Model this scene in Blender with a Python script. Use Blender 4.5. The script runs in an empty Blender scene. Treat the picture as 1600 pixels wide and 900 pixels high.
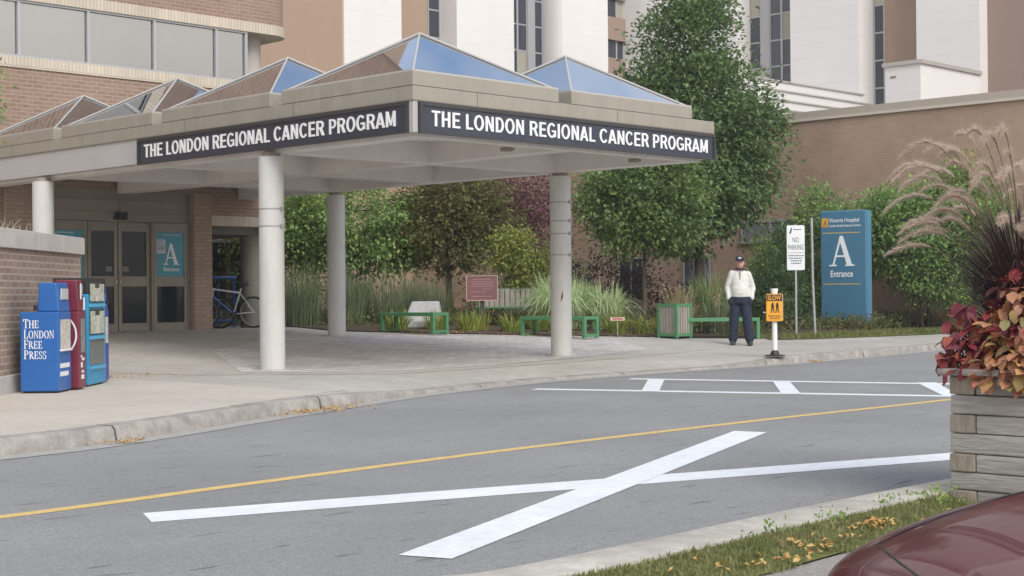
import bpy, bmesh, math, random
from mathutils import Vector, Matrix
R = math.radians
rng = random.Random(7)
S = bpy.context.scene
COL = S.collection
# ------------------------------------------------------------------ camera, sky, sun, exposure
HC = 1.15
cd = bpy.data.cameras.new('camera'); cam = bpy.data.objects.new('camera', cd); COL.objects.link(cam)
YAW, PITCH, ROLL = -0.7966, 0.0043, 0.0088
_fw = Vector((-math.sin(YAW)*math.cos(PITCH), math.cos(YAW)*math.cos(PITCH), math.sin(PITCH)))
_r = Vector((math.cos(YAW), math.sin(YAW), 0)); _u = _r.cross(_fw)
_r2 = math.cos(ROLL)*_r - math.sin(ROLL)*_u; _u2 = math.cos(ROLL)*_u + math.sin(ROLL)*_r
m = Matrix((_r2, _u2, -_fw)).transposed().to_4x4(); m.translation = (0, 0, HC)
cam.matrix_world = m
cd.sensor_width = 36; cd.lens = 36*2400.0/1600; cd.clip_end = 3000; cd.clip_start = .05
S.camera = cam
S.render.resolution_x, S.render.resolution_y = 1024, 576
S.cycles.use_denoising = True
S.cycles.max_bounces = 8; S.cycles.diffuse_bounces = 4; S.cycles.glossy_bounces = 4
S.view_settings.view_transform = 'Standard'; S.view_settings.look = 'None'
S.view_settings.gamma = 1; S.view_settings.use_curve_mapping = False
S.view_settings.exposure = 0.63

SUN_EL, SUN_AZ = R(42), math.atan2(-0.28, -0.8)          # azimuth measured from +Y towards +X
w = bpy.data.worlds.new('World'); S.world = w; w.use_nodes = True
nt = w.node_tree; N = nt.nodes; L = nt.links
bg = N['Background']
sky = N.new('ShaderNodeTexSky'); sky.sky_type = 'NISHITA'; sky.sun_disc = False
sky.sun_elevation = SUN_EL; sky.sun_rotation = SUN_AZ; sky.air_density = 1.0; sky.dust_density = 1.0
tc = N.new('ShaderNodeTexCoord')
no = N.new('ShaderNodeTexNoise'); no.inputs['Scale'].default_value = 1.9; no.inputs['Detail'].default_value = 7; no.inputs['Roughness'].default_value = .55
mp = N.new('ShaderNodeMapping'); mp.inputs['Scale'].default_value = (1, 1, 1.6); mp.inputs['Location'].default_value = (3.1, 1.7, .4)
L.new(tc.outputs['Generated'], mp.inputs[0]); L.new(mp.outputs[0], no.inputs['Vector'])
sx = N.new('ShaderNodeSeparateXYZ'); L.new(tc.outputs['Generated'], sx.inputs[0])
mr = N.new('ShaderNodeMapRange'); mr.inputs[1].default_value = .5; mr.inputs[2].default_value = .25; mr.inputs[3].default_value = 0; mr.inputs[4].default_value = .55
L.new(sx.outputs['Z'], mr.inputs[0])
ad = N.new('ShaderNodeMath'); ad.operation = 'ADD'; L.new(no.outputs['Fac'], ad.inputs[0]); L.new(mr.outputs[0], ad.inputs[1])
cr = N.new('ShaderNodeValToRGB'); cr.color_ramp.elements[0].position = .41; cr.color_ramp.elements[1].position = .70
L.new(ad.outputs[0], cr.inputs[0])
no2 = N.new('ShaderNodeTexNoise'); no2.inputs['Scale'].default_value = 3.0; no2.inputs['Detail'].default_value = 5; L.new(mp.outputs[0], no2.inputs['Vector'])
cc = N.new('ShaderNodeValToRGB'); cc.color_ramp.elements[0].position = .35; cc.color_ramp.elements[1].position = .7
cc.color_ramp.elements[0].color = (4.3, 4.1, 3.85, 1); cc.color_ramp.elements[1].color = (8.4, 7.95, 7.42, 1)
L.new(no2.outputs['Fac'], cc.inputs[0])
mx = N.new('ShaderNodeMix'); mx.data_type = 'RGBA'
tn = N.new('ShaderNodeMix'); tn.data_type = 'RGBA'; tn.blend_type = 'MULTIPLY'; tn.inputs[0].default_value = 1; tn.inputs[7].default_value = (1.06, 1.20, 1.22, 1)
L.new(sky.outputs[0], tn.inputs[6])
L.new(cr.outputs[0], mx.inputs[0]); L.new(tn.outputs[2], mx.inputs[6]); L.new(cc.outputs[0], mx.inputs[7])
L.new(mx.outputs[2], bg.inputs[0]); bg.inputs[1].default_value = 0.15

sl = bpy.data.lights.new('sun', 'SUN'); so = bpy.data.objects.new('sun', sl); COL.objects.link(so)
sl.energy = 1.5; sl.angle = R(36); sl.color = (1, .945, .875)
sd = Vector((math.sin(SUN_AZ)*math.cos(SUN_EL), math.cos(SUN_AZ)*math.cos(SUN_EL), math.sin(SUN_EL)))
so.rotation_euler = sd.to_track_quat('Z', 'Y').to_euler(); so.location = (0, 0, 40)

# ------------------------------------------------------------------ materials
def srgb(r, g, b):
    f = lambda c: (c/255/12.92) if c <= 10 else ((c/255+.055)/1.055)**2.4
    return (f(r), f(g), f(b))
MATS = {}
def mat(name, col, rough=.7, metal=0, spec=.5, var=0.0, vscale=4.0, bump=0.0, bscale=60.0, var2=0.0, v2scale=.6, coat=0, detail=6, stretch=(1, 1, 1)):
    """principled with world-space mottling"""
    if name in MATS: return MATS[name]
    M = bpy.data.materials.new(name); M.use_nodes = True; nt = M.node_tree; N = nt.nodes; L = nt.links
    b = N['Principled BSDF']
    b.inputs['Base Color'].default_value = (*col, 1); b.inputs['Roughness'].default_value = rough
    b.inputs['Metallic'].default_value = metal; b.inputs['Specular IOR Level'].default_value = spec
    b.inputs['Coat Weight'].default_value = coat; b.inputs['Coat Roughness'].default_value = .015
    tcn = N.new('ShaderNodeTexCoord'); mpn = N.new('ShaderNodeMapping'); mpn.inputs['Scale'].default_value = stretch
    L.new(tcn.outputs['Object'], mpn.inputs[0])
    cur = None
    def layer(amount, scale, cur):
        n = N.new('ShaderNodeTexNoise'); n.inputs['Scale'].default_value = scale; n.inputs['Detail'].default_value = detail
        n.inputs['Roughness'].default_value = .65
        L.new(mpn.outputs[0], n.inputs['Vector'])
        r = N.new('ShaderNodeMapRange'); r.inputs[1].default_value = .3; r.inputs[2].default_value = .7
        r.inputs[3].default_value = 1-amount; r.inputs[4].default_value = 1+amount
        L.new(n.outputs['Fac'], r.inputs[0])
        x = N.new('ShaderNodeMix'); x.data_type = 'RGBA'; x.blend_type = 'MULTIPLY'; x.inputs[0].default_value = 1
        if cur is None: x.inputs[6].default_value = (*col, 1)
        else: L.new(cur, x.inputs[6])
        L.new(r.outputs[0], x.inputs[7]); return x.outputs[2]
    if var: cur = layer(var, vscale, cur)
    if var2: cur = layer(var2, v2scale, cur)
    if cur is not None: L.new(cur, b.inputs['Base Color'])
    if bump:
        n = N.new('ShaderNodeTexNoise'); n.inputs['Scale'].default_value = bscale; n.inputs['Detail'].default_value = 4
        L.new(mpn.outputs[0], n.inputs['Vector'])
        bp = N.new('ShaderNodeBump'); bp.inputs['Strength'].default_value = bump; bp.inputs['Distance'].default_value = .02
        L.new(n.outputs['Fac'], bp.inputs['Height']); L.new(bp.outputs[0], b.inputs['Normal'])
    MATS[name] = M; return M

def brickmat(name, c1, c2, mortar, bw=.22, rh=.075, ms=.012, hscale=1.0, axis='wall', bias=0.0, var=.12):
    if name in MATS: return MATS[name]
    M = bpy.data.materials.new(name); M.use_nodes = True; nt = M.node_tree; N = nt.nodes; L = nt.links
    b = N['Principled BSDF']; b.inputs['Roughness'].default_value = .85; b.inputs['Specular IOR Level'].default_value = .25
    g = N.new('ShaderNodeNewGeometry'); sp = N.new('ShaderNodeSeparateXYZ'); L.new(g.outputs['Position'], sp.inputs[0])
    co = N.new('ShaderNodeCombineXYZ')
    if axis == 'wall':
        a = N.new('ShaderNodeMath'); a.operation = 'ADD'; L.new(sp.outputs[0], a.inputs[0]); L.new(sp.outputs[1], a.inputs[1])
        k = N.new('ShaderNodeMath'); k.operation = 'MULTIPLY'; k.inputs[1].default_value = hscale; L.new(a.outputs[0], k.inputs[0])
        L.new(k.outputs[0], co.inputs[0]); L.new(sp.outputs[2], co.inputs[1])
    else:
        L.new(sp.outputs[0], co.inputs[0]); L.new(sp.outputs[1], co.inputs[1])
    br = N.new('ShaderNodeTexBrick'); L.new(co.outputs[0], br.inputs['Vector'])
    br.inputs['Color1'].default_value = (*c1, 1); br.inputs['Color2'].default_value = (*c2, 1); br.inputs['Mortar'].default_value = (*mortar, 1)
    br.inputs['Scale'].default_value = 1; br.inputs['Brick Width'].default_value = bw; br.inputs['Row Height'].default_value = rh
    br.inputs['Mortar Size'].default_value = ms; br.inputs['Mortar Smooth'].default_value = .2; br.inputs['Bias'].default_value = bias
    n = N.new('ShaderNodeTexNoise'); n.inputs['Scale'].default_value = .9; n.inputs['Detail'].default_value = 7; n.inputs['Roughness'].default_value = .65
    L.new(g.outputs['Position'], n.inputs['Vector'])
    r = N.new('ShaderNodeMapRange'); r.inputs[1].default_value = .3; r.inputs[2].default_value = .7; r.inputs[3].default_value = 1-var; r.inputs[4].default_value = 1+var
    L.new(n.outputs['Fac'], r.inputs[0])
    x = N.new('ShaderNodeMix'); x.data_type = 'RGBA'; x.blend_type = 'MULTIPLY'; x.inputs[0].default_value = 1
    L.new(br.outputs['Color'], x.inputs[6]); L.new(r.outputs[0], x.inputs[7]); L.new(x.outputs[2], b.inputs['Base Color'])
    bp = N.new('ShaderNodeBump'); bp.inputs['Strength'].default_value = .4; bp.inputs['Distance'].default_value = .008; bp.invert = True
    L.new(br.outputs['Fac'], bp.inputs['Height']); L.new(bp.outputs[0], b.inputs['Normal'])
    MATS[name] = M; return M

def leafmat(name, cols, rough=.55, trans=.35, patch=.45, pscale=1.2):
    """random colour per leaf from a ramp, with larger patches of tone; diffuse + some light through the blade"""
    if name in MATS: return MATS[name]
    M = bpy.data.materials.new(name); M.use_nodes = True; nt = M.node_tree; N = nt.nodes; L = nt.links
    b = N['Principled BSDF']; b.inputs['Roughness'].default_value = rough; b.inputs['Specular IOR Level'].default_value = .35
    g = N.new('ShaderNodeNewGeometry')
    ramp = N.new('ShaderNodeValToRGB'); e = ramp.color_ramp.elements
    e[0].position = 0; e[0].color = (*cols[0], 1); e[1].position = 1; e[1].color = (*cols[-1], 1)
    for i, c in enumerate(cols[1:-1]):
        q = e.new((i+1)/(len(cols)-1)); q.color = (*c, 1)
    n = N.new('ShaderNodeTexNoise'); n.inputs['Scale'].default_value = pscale; n.inputs['Detail'].default_value = 3
    L.new(g.outputs['Position'], n.inputs['Vector'])
    a = N.new('ShaderNodeMath'); a.operation = 'MULTIPLY_ADD'; a.inputs[1].default_value = 1-patch
    L.new(g.outputs['Random Per Island'], a.inputs[0])
    s = N.new('ShaderNodeMapRange'); s.inputs[1].default_value = .3; s.inputs[2].default_value = .7; s.inputs[3].default_value = 0; s.inputs[4].default_value = patch
    L.new(n.outputs['Fac'], s.inputs[0]); L.new(s.outputs[0], a.inputs[2]); L.new(a.outputs[0], ramp.inputs[0])
    L.new(ramp.outputs[0], b.inputs['Base Color'])
    t = N.new('ShaderNodeBsdfTranslucent'); L.new(ramp.outputs[0], t.inputs[0])
    ms = N.new('ShaderNodeMixShader'); ms.inputs[0].default_value = trans
    L.new(b.outputs[0], ms.inputs[1]); L.new(t.outputs[0], ms.inputs[2]); L.new(ms.outputs[0], N['Material Output'].inputs[0])
    MATS[name] = M; return M

# ------------------------------------------------------------------ mesh helpers
SPLIT = {k: k for k in ('door_jamb', 'frame_rail', 'end_rail', 'white_sticker', 'blind', 'rail', 'back_rail', 'header_trim', 'door_sticker', 'window_pier', 'fascia_seam', 'gold_rule', 'brown_spandrel', 'footing', 'edge_beam', 'crank', 'print', 'emblem')}
SPLIT.update(sign_lettering='sign_word', cuffs='cuff', walking_figures='walking_figure', fine_print='fine_print', poster_text='poster_text', notice_print='notice_print', wall='wall')
class MB:
    def __init__(s): s.v = []; s.f = []
    def add(s, vs, fs):
        o = len(s.v); s.v += [tuple(p) for p in vs]; s.f += [tuple(i+o for i in f) for f in fs]; return s
    def box(s, x0, y0, z0, x1, y1, z1):
        return s.add([(x0, y0, z0), (x1, y0, z0), (x1, y1, z0), (x0, y1, z0), (x0, y0, z1), (x1, y0, z1), (x1, y1, z1), (x0, y1, z1)],
                     [(3, 2, 1, 0), (4, 5, 6, 7), (0, 1, 5, 4), (1, 2, 6, 5), (2, 3, 7, 6), (3, 0, 4, 7)])
    def prism(s, pts, z0, z1):
        n = len(pts)
        if sum(pts[i][0]*pts[(i+1) % n][1]-pts[(i+1) % n][0]*pts[i][1] for i in range(n)) < 0: pts = pts[::-1]
        return s.add([(x, y, z0) for x, y in pts]+[(x, y, z1) for x, y in pts],
                     [tuple(range(n))[::-1], tuple(range(n, 2*n))]+[(i, (i+1) % n, n+(i+1) % n, n+i) for i in range(n)])
    def tube(s, pts, rad, n=10, cap=True):
        pts = [Vector(p) for p in pts]
        if not isinstance(rad, (list, tuple)): rad = [rad]*len(pts)
        t0 = (pts[1]-pts[0]).normalized(); a = t0.orthogonal().normalized()
        vs = []
        for i, p in enumerate(pts):
            t = (pts[min(i+1, len(pts)-1)]-pts[max(i-1, 0)]).normalized()
            a = (a-t*a.dot(t)).normalized(); b = t.cross(a)
            vs += [p+(a*math.cos(2*math.pi*k/n)+b*math.sin(2*math.pi*k/n))*rad[i] for k in range(n)]
        fs = [(i*n+k, i*n+(k+1) % n, (i+1)*n+(k+1) % n, (i+1)*n+k) for i in range(len(pts)-1) for k in range(n)]
        if cap: fs += [tuple(range(n))[::-1], tuple((len(pts)-1)*n+k for k in range(n))]
        return s.add(vs, fs)
    def cyl(s, x, y, z0, z1, r, r1=None, n=28):
        return s.tube([(x, y, z0), (x, y, z1)], [r, r if r1 is None else r1], n)
    def loft(s, secs, n=20, p=2.0):
        """secs: (cx, cy, z, rx, ry)"""
        vs = []
        for cx, cy, z, rx, ry in secs:
            for k in range(n):
                a = 2*math.pi*k/n; c, d = math.cos(a), math.sin(a)
                e = (abs(c)**p+abs(d)**p)**(-1/p)
                vs.append((cx+rx*c*e, cy+ry*d*e, z))
        fs = [(i*n+k, i*n+(k+1) % n, (i+1)*n+(k+1) % n, (i+1)*n+k) for i in range(len(secs)-1) for k in range(n)]
        fs += [tuple(range(n))[::-1], tuple((len(secs)-1)*n+k for k in range(n))]
        return s.add(vs, fs)
    def ell(s, c, r, n=14, rot=None):
        vs = []; m_ = n//2
        for i in range(m_+1):
            th = math.pi*i/m_
            for k in range(n):
                q = Vector((r[0]*math.sin(th)*math.cos(2*math.pi*k/n), r[1]*math.sin(th)*math.sin(2*math.pi*k/n), -r[2]*math.cos(th)))
                if rot is not None: q = rot @ q
                vs.append(q+Vector(c))
        return s.add(vs, [(i*n+k, i*n+(k+1) % n, (i+1)*n+(k+1) % n, (i+1)*n+k) for i in range(m_) for k in range(n)])
    def caps(s, p0, p1, r0, r1, n=12):
        p0, p1 = Vector(p0), Vector(p1); d = (p1-p0).normalized()
        pts, rs = [], []
        for k in range(4):
            a = math.pi/2*(1-k/4); pts.append(p0-d*r0*math.sin(a)); rs.append(max(r0*math.cos(a), .0008))
        pts += [p0, p1]; rs += [r0, r1]
        for k in range(1, 5):
            a = math.pi/2*k/4; pts.append(p1+d*r1*math.sin(a)); rs.append(max(r1*math.cos(a), .0008))
        return s.tube(pts, rs, n)
    def xf(s, M): s.v = [tuple(M @ Vector(p)) for p in s.v]; return s
    def pieces(s):
        n = len(s.v); par = list(range(n))
        def find(a):
            while par[a] != a: par[a] = par[par[a]]; a = par[a]
            return a
        for f in s.f:
            for b in f[1:]: par[find(f[0])] = find(b)
        isl = {}
        for i in range(n): isl.setdefault(find(i), []).append(i)
        keys = list(isl); bb = []
        for k in keys:
            P = [s.v[i] for i in isl[k]]; bb.append(([min(q[a] for q in P) for a in range(3)], [max(q[a] for q in P) for a in range(3)]))
        m_ = len(keys); p2 = list(range(m_))
        def f2(a):
            while p2[a] != a: a = p2[a]
            return a
        sz = [max(h-l for l, h in zip(*b)) for b in bb]
        for a in range(m_):
            for b in range(a+1, m_):
                g = math.sqrt(sum(max(0, bb[a][0][c]-bb[b][1][c], bb[b][0][c]-bb[a][1][c])**2 for c in range(3)))
                if g <= max(.02, .5*max(sz[a], sz[b])): p2[f2(a)] = f2(b)
        own = {keys[a]: f2(a) for a in range(m_)}; out = {}
        for f in s.f: out.setdefault(own[find(f[0])], []).append(f)
        res = []
        for fs in out.values():
            mb = MB(); mp_ = {}
            for f in fs:
                for i in f:
                    if i not in mp_: mp_[i] = len(mb.v); mb.v.append(s.v[i])
                mb.f.append(tuple(mp_[i] for i in f))
            res.append(mb)
        return res
    def build(s, name, material, parent=None, smooth=False, bevel=0, loc=None, rz=0):
        if parent is not None and name in SPLIT:
            ps = s.pieces()
            if len(ps) > 1: return [q._build(SPLIT[name], material, parent, smooth, bevel, loc, rz) for q in ps][0]
            name = SPLIT[name]
        return s._build(name, material, parent, smooth, bevel, loc, rz)
    def _build(s, name, material, parent=None, smooth=False, bevel=0, loc=None, rz=0):
        me = bpy.data.meshes.new(name); me.from_pydata(s.v, [], s.f); me.validate()
        if material: me.materials.append(material)
        o = bpy.data.objects.new(name, me); COL.objects.link(o)
        if parent is not None: o.parent = parent
        if loc is not None: o.location = loc
        o.rotation_euler[2] = rz
        if smooth:
            me.polygons.foreach_set('use_smooth', [True]*len(me.polygons))
            if smooth != 'all': me.set_sharp_from_angle(angle=R(40))
        if bevel:
            bm_ = o.modifiers.new('bevel', 'BEVEL'); bm_.width = bevel; bm_.segments = 2; bm_.limit_method = 'ANGLE'
        me.update(); return o

def tag(o, label=None, cat=None, group=None, kind=None):
    if label: o['label'] = label
    if cat: o['category'] = cat
    if group: o['group'] = group
    if kind: o['kind'] = kind
    return o
def thing(name, label, cat, loc=(0, 0, 0), rz=0, group=None):
    o = bpy.data.objects.new(name, None); COL.objects.link(o); o.empty_display_size = .2
    o.location = loc; o.rotation_euler[2] = rz
    return tag(o, label, cat, group)
def copy_tree(o, parent=None):
    c = o.copy(); COL.objects.link(c)
    if parent is not None: c.parent = parent
    for ch in list(o.children): copy_tree(ch, c)
    return c
def remesh(mb, voxel, smooth_it=6):
    me = bpy.data.meshes.new('tmp'); me.from_pydata(mb.v, [], mb.f); me.validate()
    o = bpy.data.objects.new('tmp', me); COL.objects.link(o)
    r = o.modifiers.new('r', 'REMESH'); r.mode = 'VOXEL'; r.voxel_size = voxel
    s_ = o.modifiers.new('s', 'SMOOTH'); s_.iterations = smooth_it; s_.factor = .5
    dg = bpy.context.evaluated_depsgraph_get(); dg.update()
    em = bpy.data.meshes.new_from_object(o.evaluated_get(dg))
    out = MB(); out.v = [tuple(v.co) for v in em.vertices]; out.f = [tuple(p.vertices) for p in em.polygons]
    bpy.data.objects.remove(o); bpy.data.meshes.remove(me); bpy.data.meshes.remove(em)
    return out
def c2w(X, Y): return (_r.x*X+math.sin(-YAW)*Y, _r.y*X+math.cos(YAW)*Y)     # sight-line axes to site axes

FONTC = {}
def text_mb(s, width, height, bold=.0, depth=.006, align='fit'):
    """flat lettering in local x (width) / z (height), front towards -y, box from 0..width, 0..height"""
    c = bpy.data.curves.new('t', 'FONT'); c.body = s; c.size = 1; c.extrude = .01; c.offset = bold; c.resolution_u = 4
    c.align_x = 'CENTER'; c.space_line = .9
    o = bpy.data.objects.new('t', c); COL.objects.link(o)
    dg = bpy.context.evaluated_depsgraph_get(); dg.update()
    me = bpy.data.meshes.new_from_object(o.evaluated_get(dg))
    mb = MB(); vs = [v.co.copy() for v in me.vertices]
    x0 = min(v.x for v in vs); x1 = max(v.x for v in vs); y0 = min(v.y for v in vs); y1 = max(v.y for v in vs)
    kx = width/(x1-x0); ky = height/(y1-y0) if height else kx
    mb.v = [((v.x-x0)*kx, -depth*(v.z+.01)/.02, (v.y-y0)*ky) for v in vs]
    mb.f = [tuple(p.vertices) for p in me.polygons]
    bpy.data.objects.remove(o); bpy.data.curves.remove(c); bpy.data.meshes.remove(me)
    return mb
# a small serif alphabet: strokes as r(ect), p(olygon), a(rc: cx cy rx ry stroke a0 a1)
def _ser(x, y, w_, t=.05): return ('r', x-w_/2, y, x+w_/2, y+t)
SERIF = {
 'T': (.72, [('r', .29, 0, .43, 1), _ser(.36, 0, .34), ('r', .02, .93, .70, 1), ('p', [(.02, .94), (.02, .72), (.06, .72), (.14, .94)]), ('p', [(.70, .94), (.70, .72), (.66, .72), (.58, .94)])]),
 'H': (.84, [('r', .10, 0, .24, 1), ('r', .60, 0, .74, 1), ('r', .2, .48, .64, .54), _ser(.17, 0, .3), _ser(.67, 0, .3), _ser(.17, .95, .3), _ser(.67, .95, .3)]),
 'E': (.70, [('r', .10, 0, .24, 1), ('r', .03, 0, .62, .06), ('r', .03, .94, .60, 1), ('r', .2, .48, .48, .54), ('p', [(.62, .04), (.66, .28), (.62, .28), (.50, .04)]), ('p', [(.60, .96), (.62, .74), (.58, .74), (.48, .96)]), ('r', .45, .40, .49, .62)]),
 'L': (.66, [('r', .10, 0, .24, 1), ('r', .03, 0, .60, .06), _ser(.17, .95, .3), ('p', [(.60, .04), (.64, .30), (.60, .30), (.48, .04)])]),
 'O': (.84, [('o', .42, .5, .39, .52, .15, .045)]),
 'N': (.86, [('r', .13, 0, .18, 1), ('r', .68, 0, .73, 1), ('p', [(.10, 1), (.26, 1), (.73, 0), (.68, 0)]), _ser(.155, 0, .26), _ser(.70, .95, .26), ('r', .02, .95, .2, 1)]),
 'D': (.84, [('r', .10, 0, .24, 1), ('h', .24, .5, .54, .5, .15, .05), ('r', .03, 0, .3, .05), ('r', .03, .95, .3, 1)]),
 'F': (.66, [('r', .10, 0, .24, 1), _ser(.17, 0, .34), ('r', .03, .94, .60, 1), ('r', .2, .48, .48, .54), ('p', [(.60, .96), (.62, .74), (.58, .74), (.48, .96)]), ('r', .45, .40, .49, .62)]),
 'R': (.80, [('r', .10, 0, .24, 1), _ser(.17, 0, .3), ('r', .03, .95, .3, 1), ('h', .24, .74, .36, .26, .14, .05), ('p', [(.30, .5), (.46, .5), (.80, 0), (.62, 0)])]),
 'P': (.72, [('r', .10, 0, .24, 1), _ser(.17, 0, .34), ('r', .03, .95, .3, 1), ('h', .24, .72, .40, .28, .14, .05)]),
 'S': (.62, [('a', .30, .74, .25, .27, .11, 25, 270), ('a', .30, .26, .27, .27, .11, -155, 90), ('r', .49, .70, .53, .97), ('r', .04, .03, .08, .30)]),
 'A': (.86, [('p', [(.37, 1), (.47, 1), (.80, 0), (.62, 0), (.36, .84)]), ('p', [(.37, 1), (.42, .93), (.15, 0), (.09, 0)]), ('r', .22, .30, .64, .36), _ser(.12, 0, .26), _ser(.71, 0, .32)]),
}
SANS = {
 'T': (.66, [('r', .245, 0, .41, .86), ('r', .02, .865, .64, 1)]),
 'H': (.76, [('r', .07, 0, .235, 1), ('r', .515, 0, .68, 1), ('r', .2, .43, .54, .565)]),
 'E': (.68, [('r', .07, 0, .235, 1), ('r', .2, 0, .63, .135), ('r', .2, .865, .62, 1), ('r', .2, .44, .58, .57)]),
 'L': (.62, [('r', .07, 0, .235, 1), ('r', .2, 0, .59, .135)]),
 'O': (.82, [('o', .41, .5, .375, .52, .165, .135)]),
 'N': (.77, [('r', .07, 0, .225, 1), ('r', .535, 0, .69, 1), ('p', [(.07, 1), (.245, 1), (.69, 0), (.515, 0)])]),
 'D': (.76, [('r', .07, 0, .235, 1), ('r', .2, 0, .37, .135), ('r', .2, .865, .37, 1), ('h', .35, .5, .36, .5, .165, .135)]),
 'R': (.76, [('r', .07, 0, .235, 1), ('r', .2, .865, .42, 1), ('r', .2, .42, .42, .555), ('h', .40, .71, .30, .29, .165, .135), ('p', [(.36, .45), (.54, .47), (.74, 0), (.55, 0)])]),
 'G': (.82, [('a', .41, .5, .375, .515, .165, 42, 318), ('r', .625, .06, .76, .48), ('r', .43, .385, .76, .515)]),
 'I': (.32, [('r', .07, 0, .235, 1)]),
 'A': (.76, [('p', [(.29, 1), (.455, 1), (.185, 0), (.01, 0)]), ('p', [(.295, 1), (.465, 1), (.75, 0), (.57, 0)]), ('r', .2, .21, .54, .345)]),
 'C': (.78, [('a', .41, .5, .375, .515, .165, 38, 322)]),
 'P': (.71, [('r', .07, 0, .235, 1), ('r', .2, .865, .40, 1), ('r', .2, .37, .40, .505), ('h', .38, .685, .30, .315, .165, .135)]),
 'M': (.90, [('r', .07, 0, .225, 1), ('r', .665, 0, .82, 1), ('p', [(.07, 1), (.255, 1), (.505, .08), (.385, .08)]), ('p', [(.82, 1), (.635, 1), (.385, .08), (.505, .08)])]),
 ' ': (.29, []),
}
def serif_mb(text_, height, depth=.006, small=1.0, squeeze=1.0, font=None):
    """first letter at full height, the others scaled by `small`; x along, z up, front -y"""
    mb = MB(); x = 0; k = 0
    for i, ch in enumerate(text_):
        w_, st = (font or SERIF)[ch]; h = height*(1 if i == 0 else small); sx_ = h*squeeze
        def poly(pts):
            nonlocal k
            k += 1; d = depth+.0006*(k % 9)
            P2 = [(x+px*sx_, py*h) for px, py in pts]
            if sum(P2[j][0]*P2[(j+1) % len(P2)][1]-P2[(j+1) % len(P2)][0]*P2[j][1] for j in range(len(P2))) < 0: P2 = P2[::-1]
            n = len(P2)
            mb.add([(a, -d, b) for a, b in P2]+[(a, 0, b) for a, b in P2],
                   [tuple(range(n))]+[(j, n+j, n+(j+1) % n, (j+1) % n) for j in range(n)])
        for s_ in st:
            if s_[0] == 'r': poly([(s_[1], s_[2]), (s_[3], s_[2]), (s_[3], s_[4]), (s_[1], s_[4])])
            elif s_[0] == 'p': poly(s_[1])
            else:
                if s_[0] == 'o': _, cx, cy, rx, ry, tx, ty = s_; a0, a1 = 0, 360
                elif s_[0] == 'h': _, cx, cy, rx, ry, tx, ty = s_; a0, a1 = -90, 90
                else: _, cx, cy, rx, ry, tx, a0, a1 = s_; ty = tx*(.5 if font is None else .8)
                n = 22
                for j in range(n):
                    q = []
                    for t, (ix, iy) in ((j, (0, 0)), (j+1, (0, 0)), (j+1, (tx, ty)), (j, (tx, ty))):
                        a = R(a0+(a1-a0)*t/n); q.append((cx+(rx-ix)*math.cos(a), cy+(ry-iy)*math.sin(a)))
                    P2 = [(x+a*sx_, b*h) for a, b in q]; o = depth
                    mb.add([(a, -o, b) for a, b in P2]+[(a, 0, b) for a, b in P2], [(0, 1, 2, 3), (0, 4, 5, 1), (1, 5, 6, 2), (2, 6, 7, 3), (3, 7, 4, 0)])
        x += (w_+.03)*sx_
    mb.width = x
    return mb
def place(mb, ox, oy, oz, rz=0):
    return mb.xf(Matrix.Translation((ox, oy, oz)) @ Matrix.Rotation(rz, 4, 'Z'))

# ------------------------------------------------------------------ palette
M_road = mat('asphalt', (.275, .270, .262), .9, spec=.2, var=.14, vscale=22, var2=.12, v2scale=.45, bump=.4, bscale=160)
def road_extra():
    """dark cracks, patches and oil spots in the worn asphalt"""
    nt = M_road.node_tree; N = nt.nodes; L = nt.links; b = N['Principled BSDF']
    src = b.inputs['Base Color'].links[0].from_socket
    tcn = N.new('ShaderNodeTexCoord'); mp_ = N.new('ShaderNodeMapping'); mp_.inputs['Scale'].default_value = (2.2, 13, 1); mp_.inputs['Rotation'].default_value = (0, 0, .12)
    L.new(tcn.outputs['Object'], mp_.inputs[0])
    n = N.new('ShaderNodeTexNoise'); n.inputs['Scale'].default_value = 1.1; n.inputs['Detail'].default_value = 2
    L.new(mp_.outputs[0], n.inputs['Vector'])
    r = N.new('ShaderNodeMapRange'); r.inputs[1].default_value = .65; r.inputs[2].default_value = .71; r.inputs[3].default_value = 1; r.inputs[4].default_value = .60
    L.new(n.outputs['Fac'], r.inputs[0])
    n2 = N.new('ShaderNodeTexNoise'); n2.inputs['Scale'].default_value = 90; n2.inputs['Detail'].default_value = 1; L.new(tcn.outputs['Object'], n2.inputs['Vector'])
    r2 = N.new('ShaderNodeMapRange'); r2.inputs[1].default_value = .35; r2.inputs[2].default_value = .65; r2.inputs[3].default_value = .80; r2.inputs[4].default_value = 1.18
    L.new(n2.outputs['Fac'], r2.inputs[0])
    q = N.new('ShaderNodeMath'); q.operation = 'MULTIPLY'; L.new(r.outputs[0], q.inputs[0]); L.new(r2.outputs[0], q.inputs[1])
    x = N.new('ShaderNodeMix'); x.data_type = 'RGBA'; x.blend_type = 'MULTIPLY'; x.inputs[0].default_value = 1
    L.new(src, x.inputs[6]); L.new(q.outputs[0], x.inputs[7]); L.new(x.outputs[2], b.inputs['Base Color'])
road_extra()
M_lot = mat('gravel_lot', (.33, .30, .27), .95, spec=.15, var=.25, vscale=45, var2=.1, v2scale=1, bump=.5, bscale=70)
M_conc = mat('concrete_walk', (.525, .468, .40), .9, spec=.2, var=.10, vscale=9, var2=.10, v2scale=.5, bump=.12, bscale=90)
M_kerb = mat('kerb_concrete', (.33, .305, .275), .92, spec=.2, var=.28, vscale=6, var2=.18, v2scale=1.6, bump=.5, bscale=40)
M_apron = mat('apron_concrete', (.43, .40, .355), .9, spec=.2, var=.12, vscale=5, var2=.14, v2scale=.5, bump=.1, bscale=90)
M_white = mat('road_paint_white', (.74, .75, .755), .75, spec=.25, var=.08, vscale=9, var2=.07, v2scale=1.3, bump=.3, bscale=120)
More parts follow.
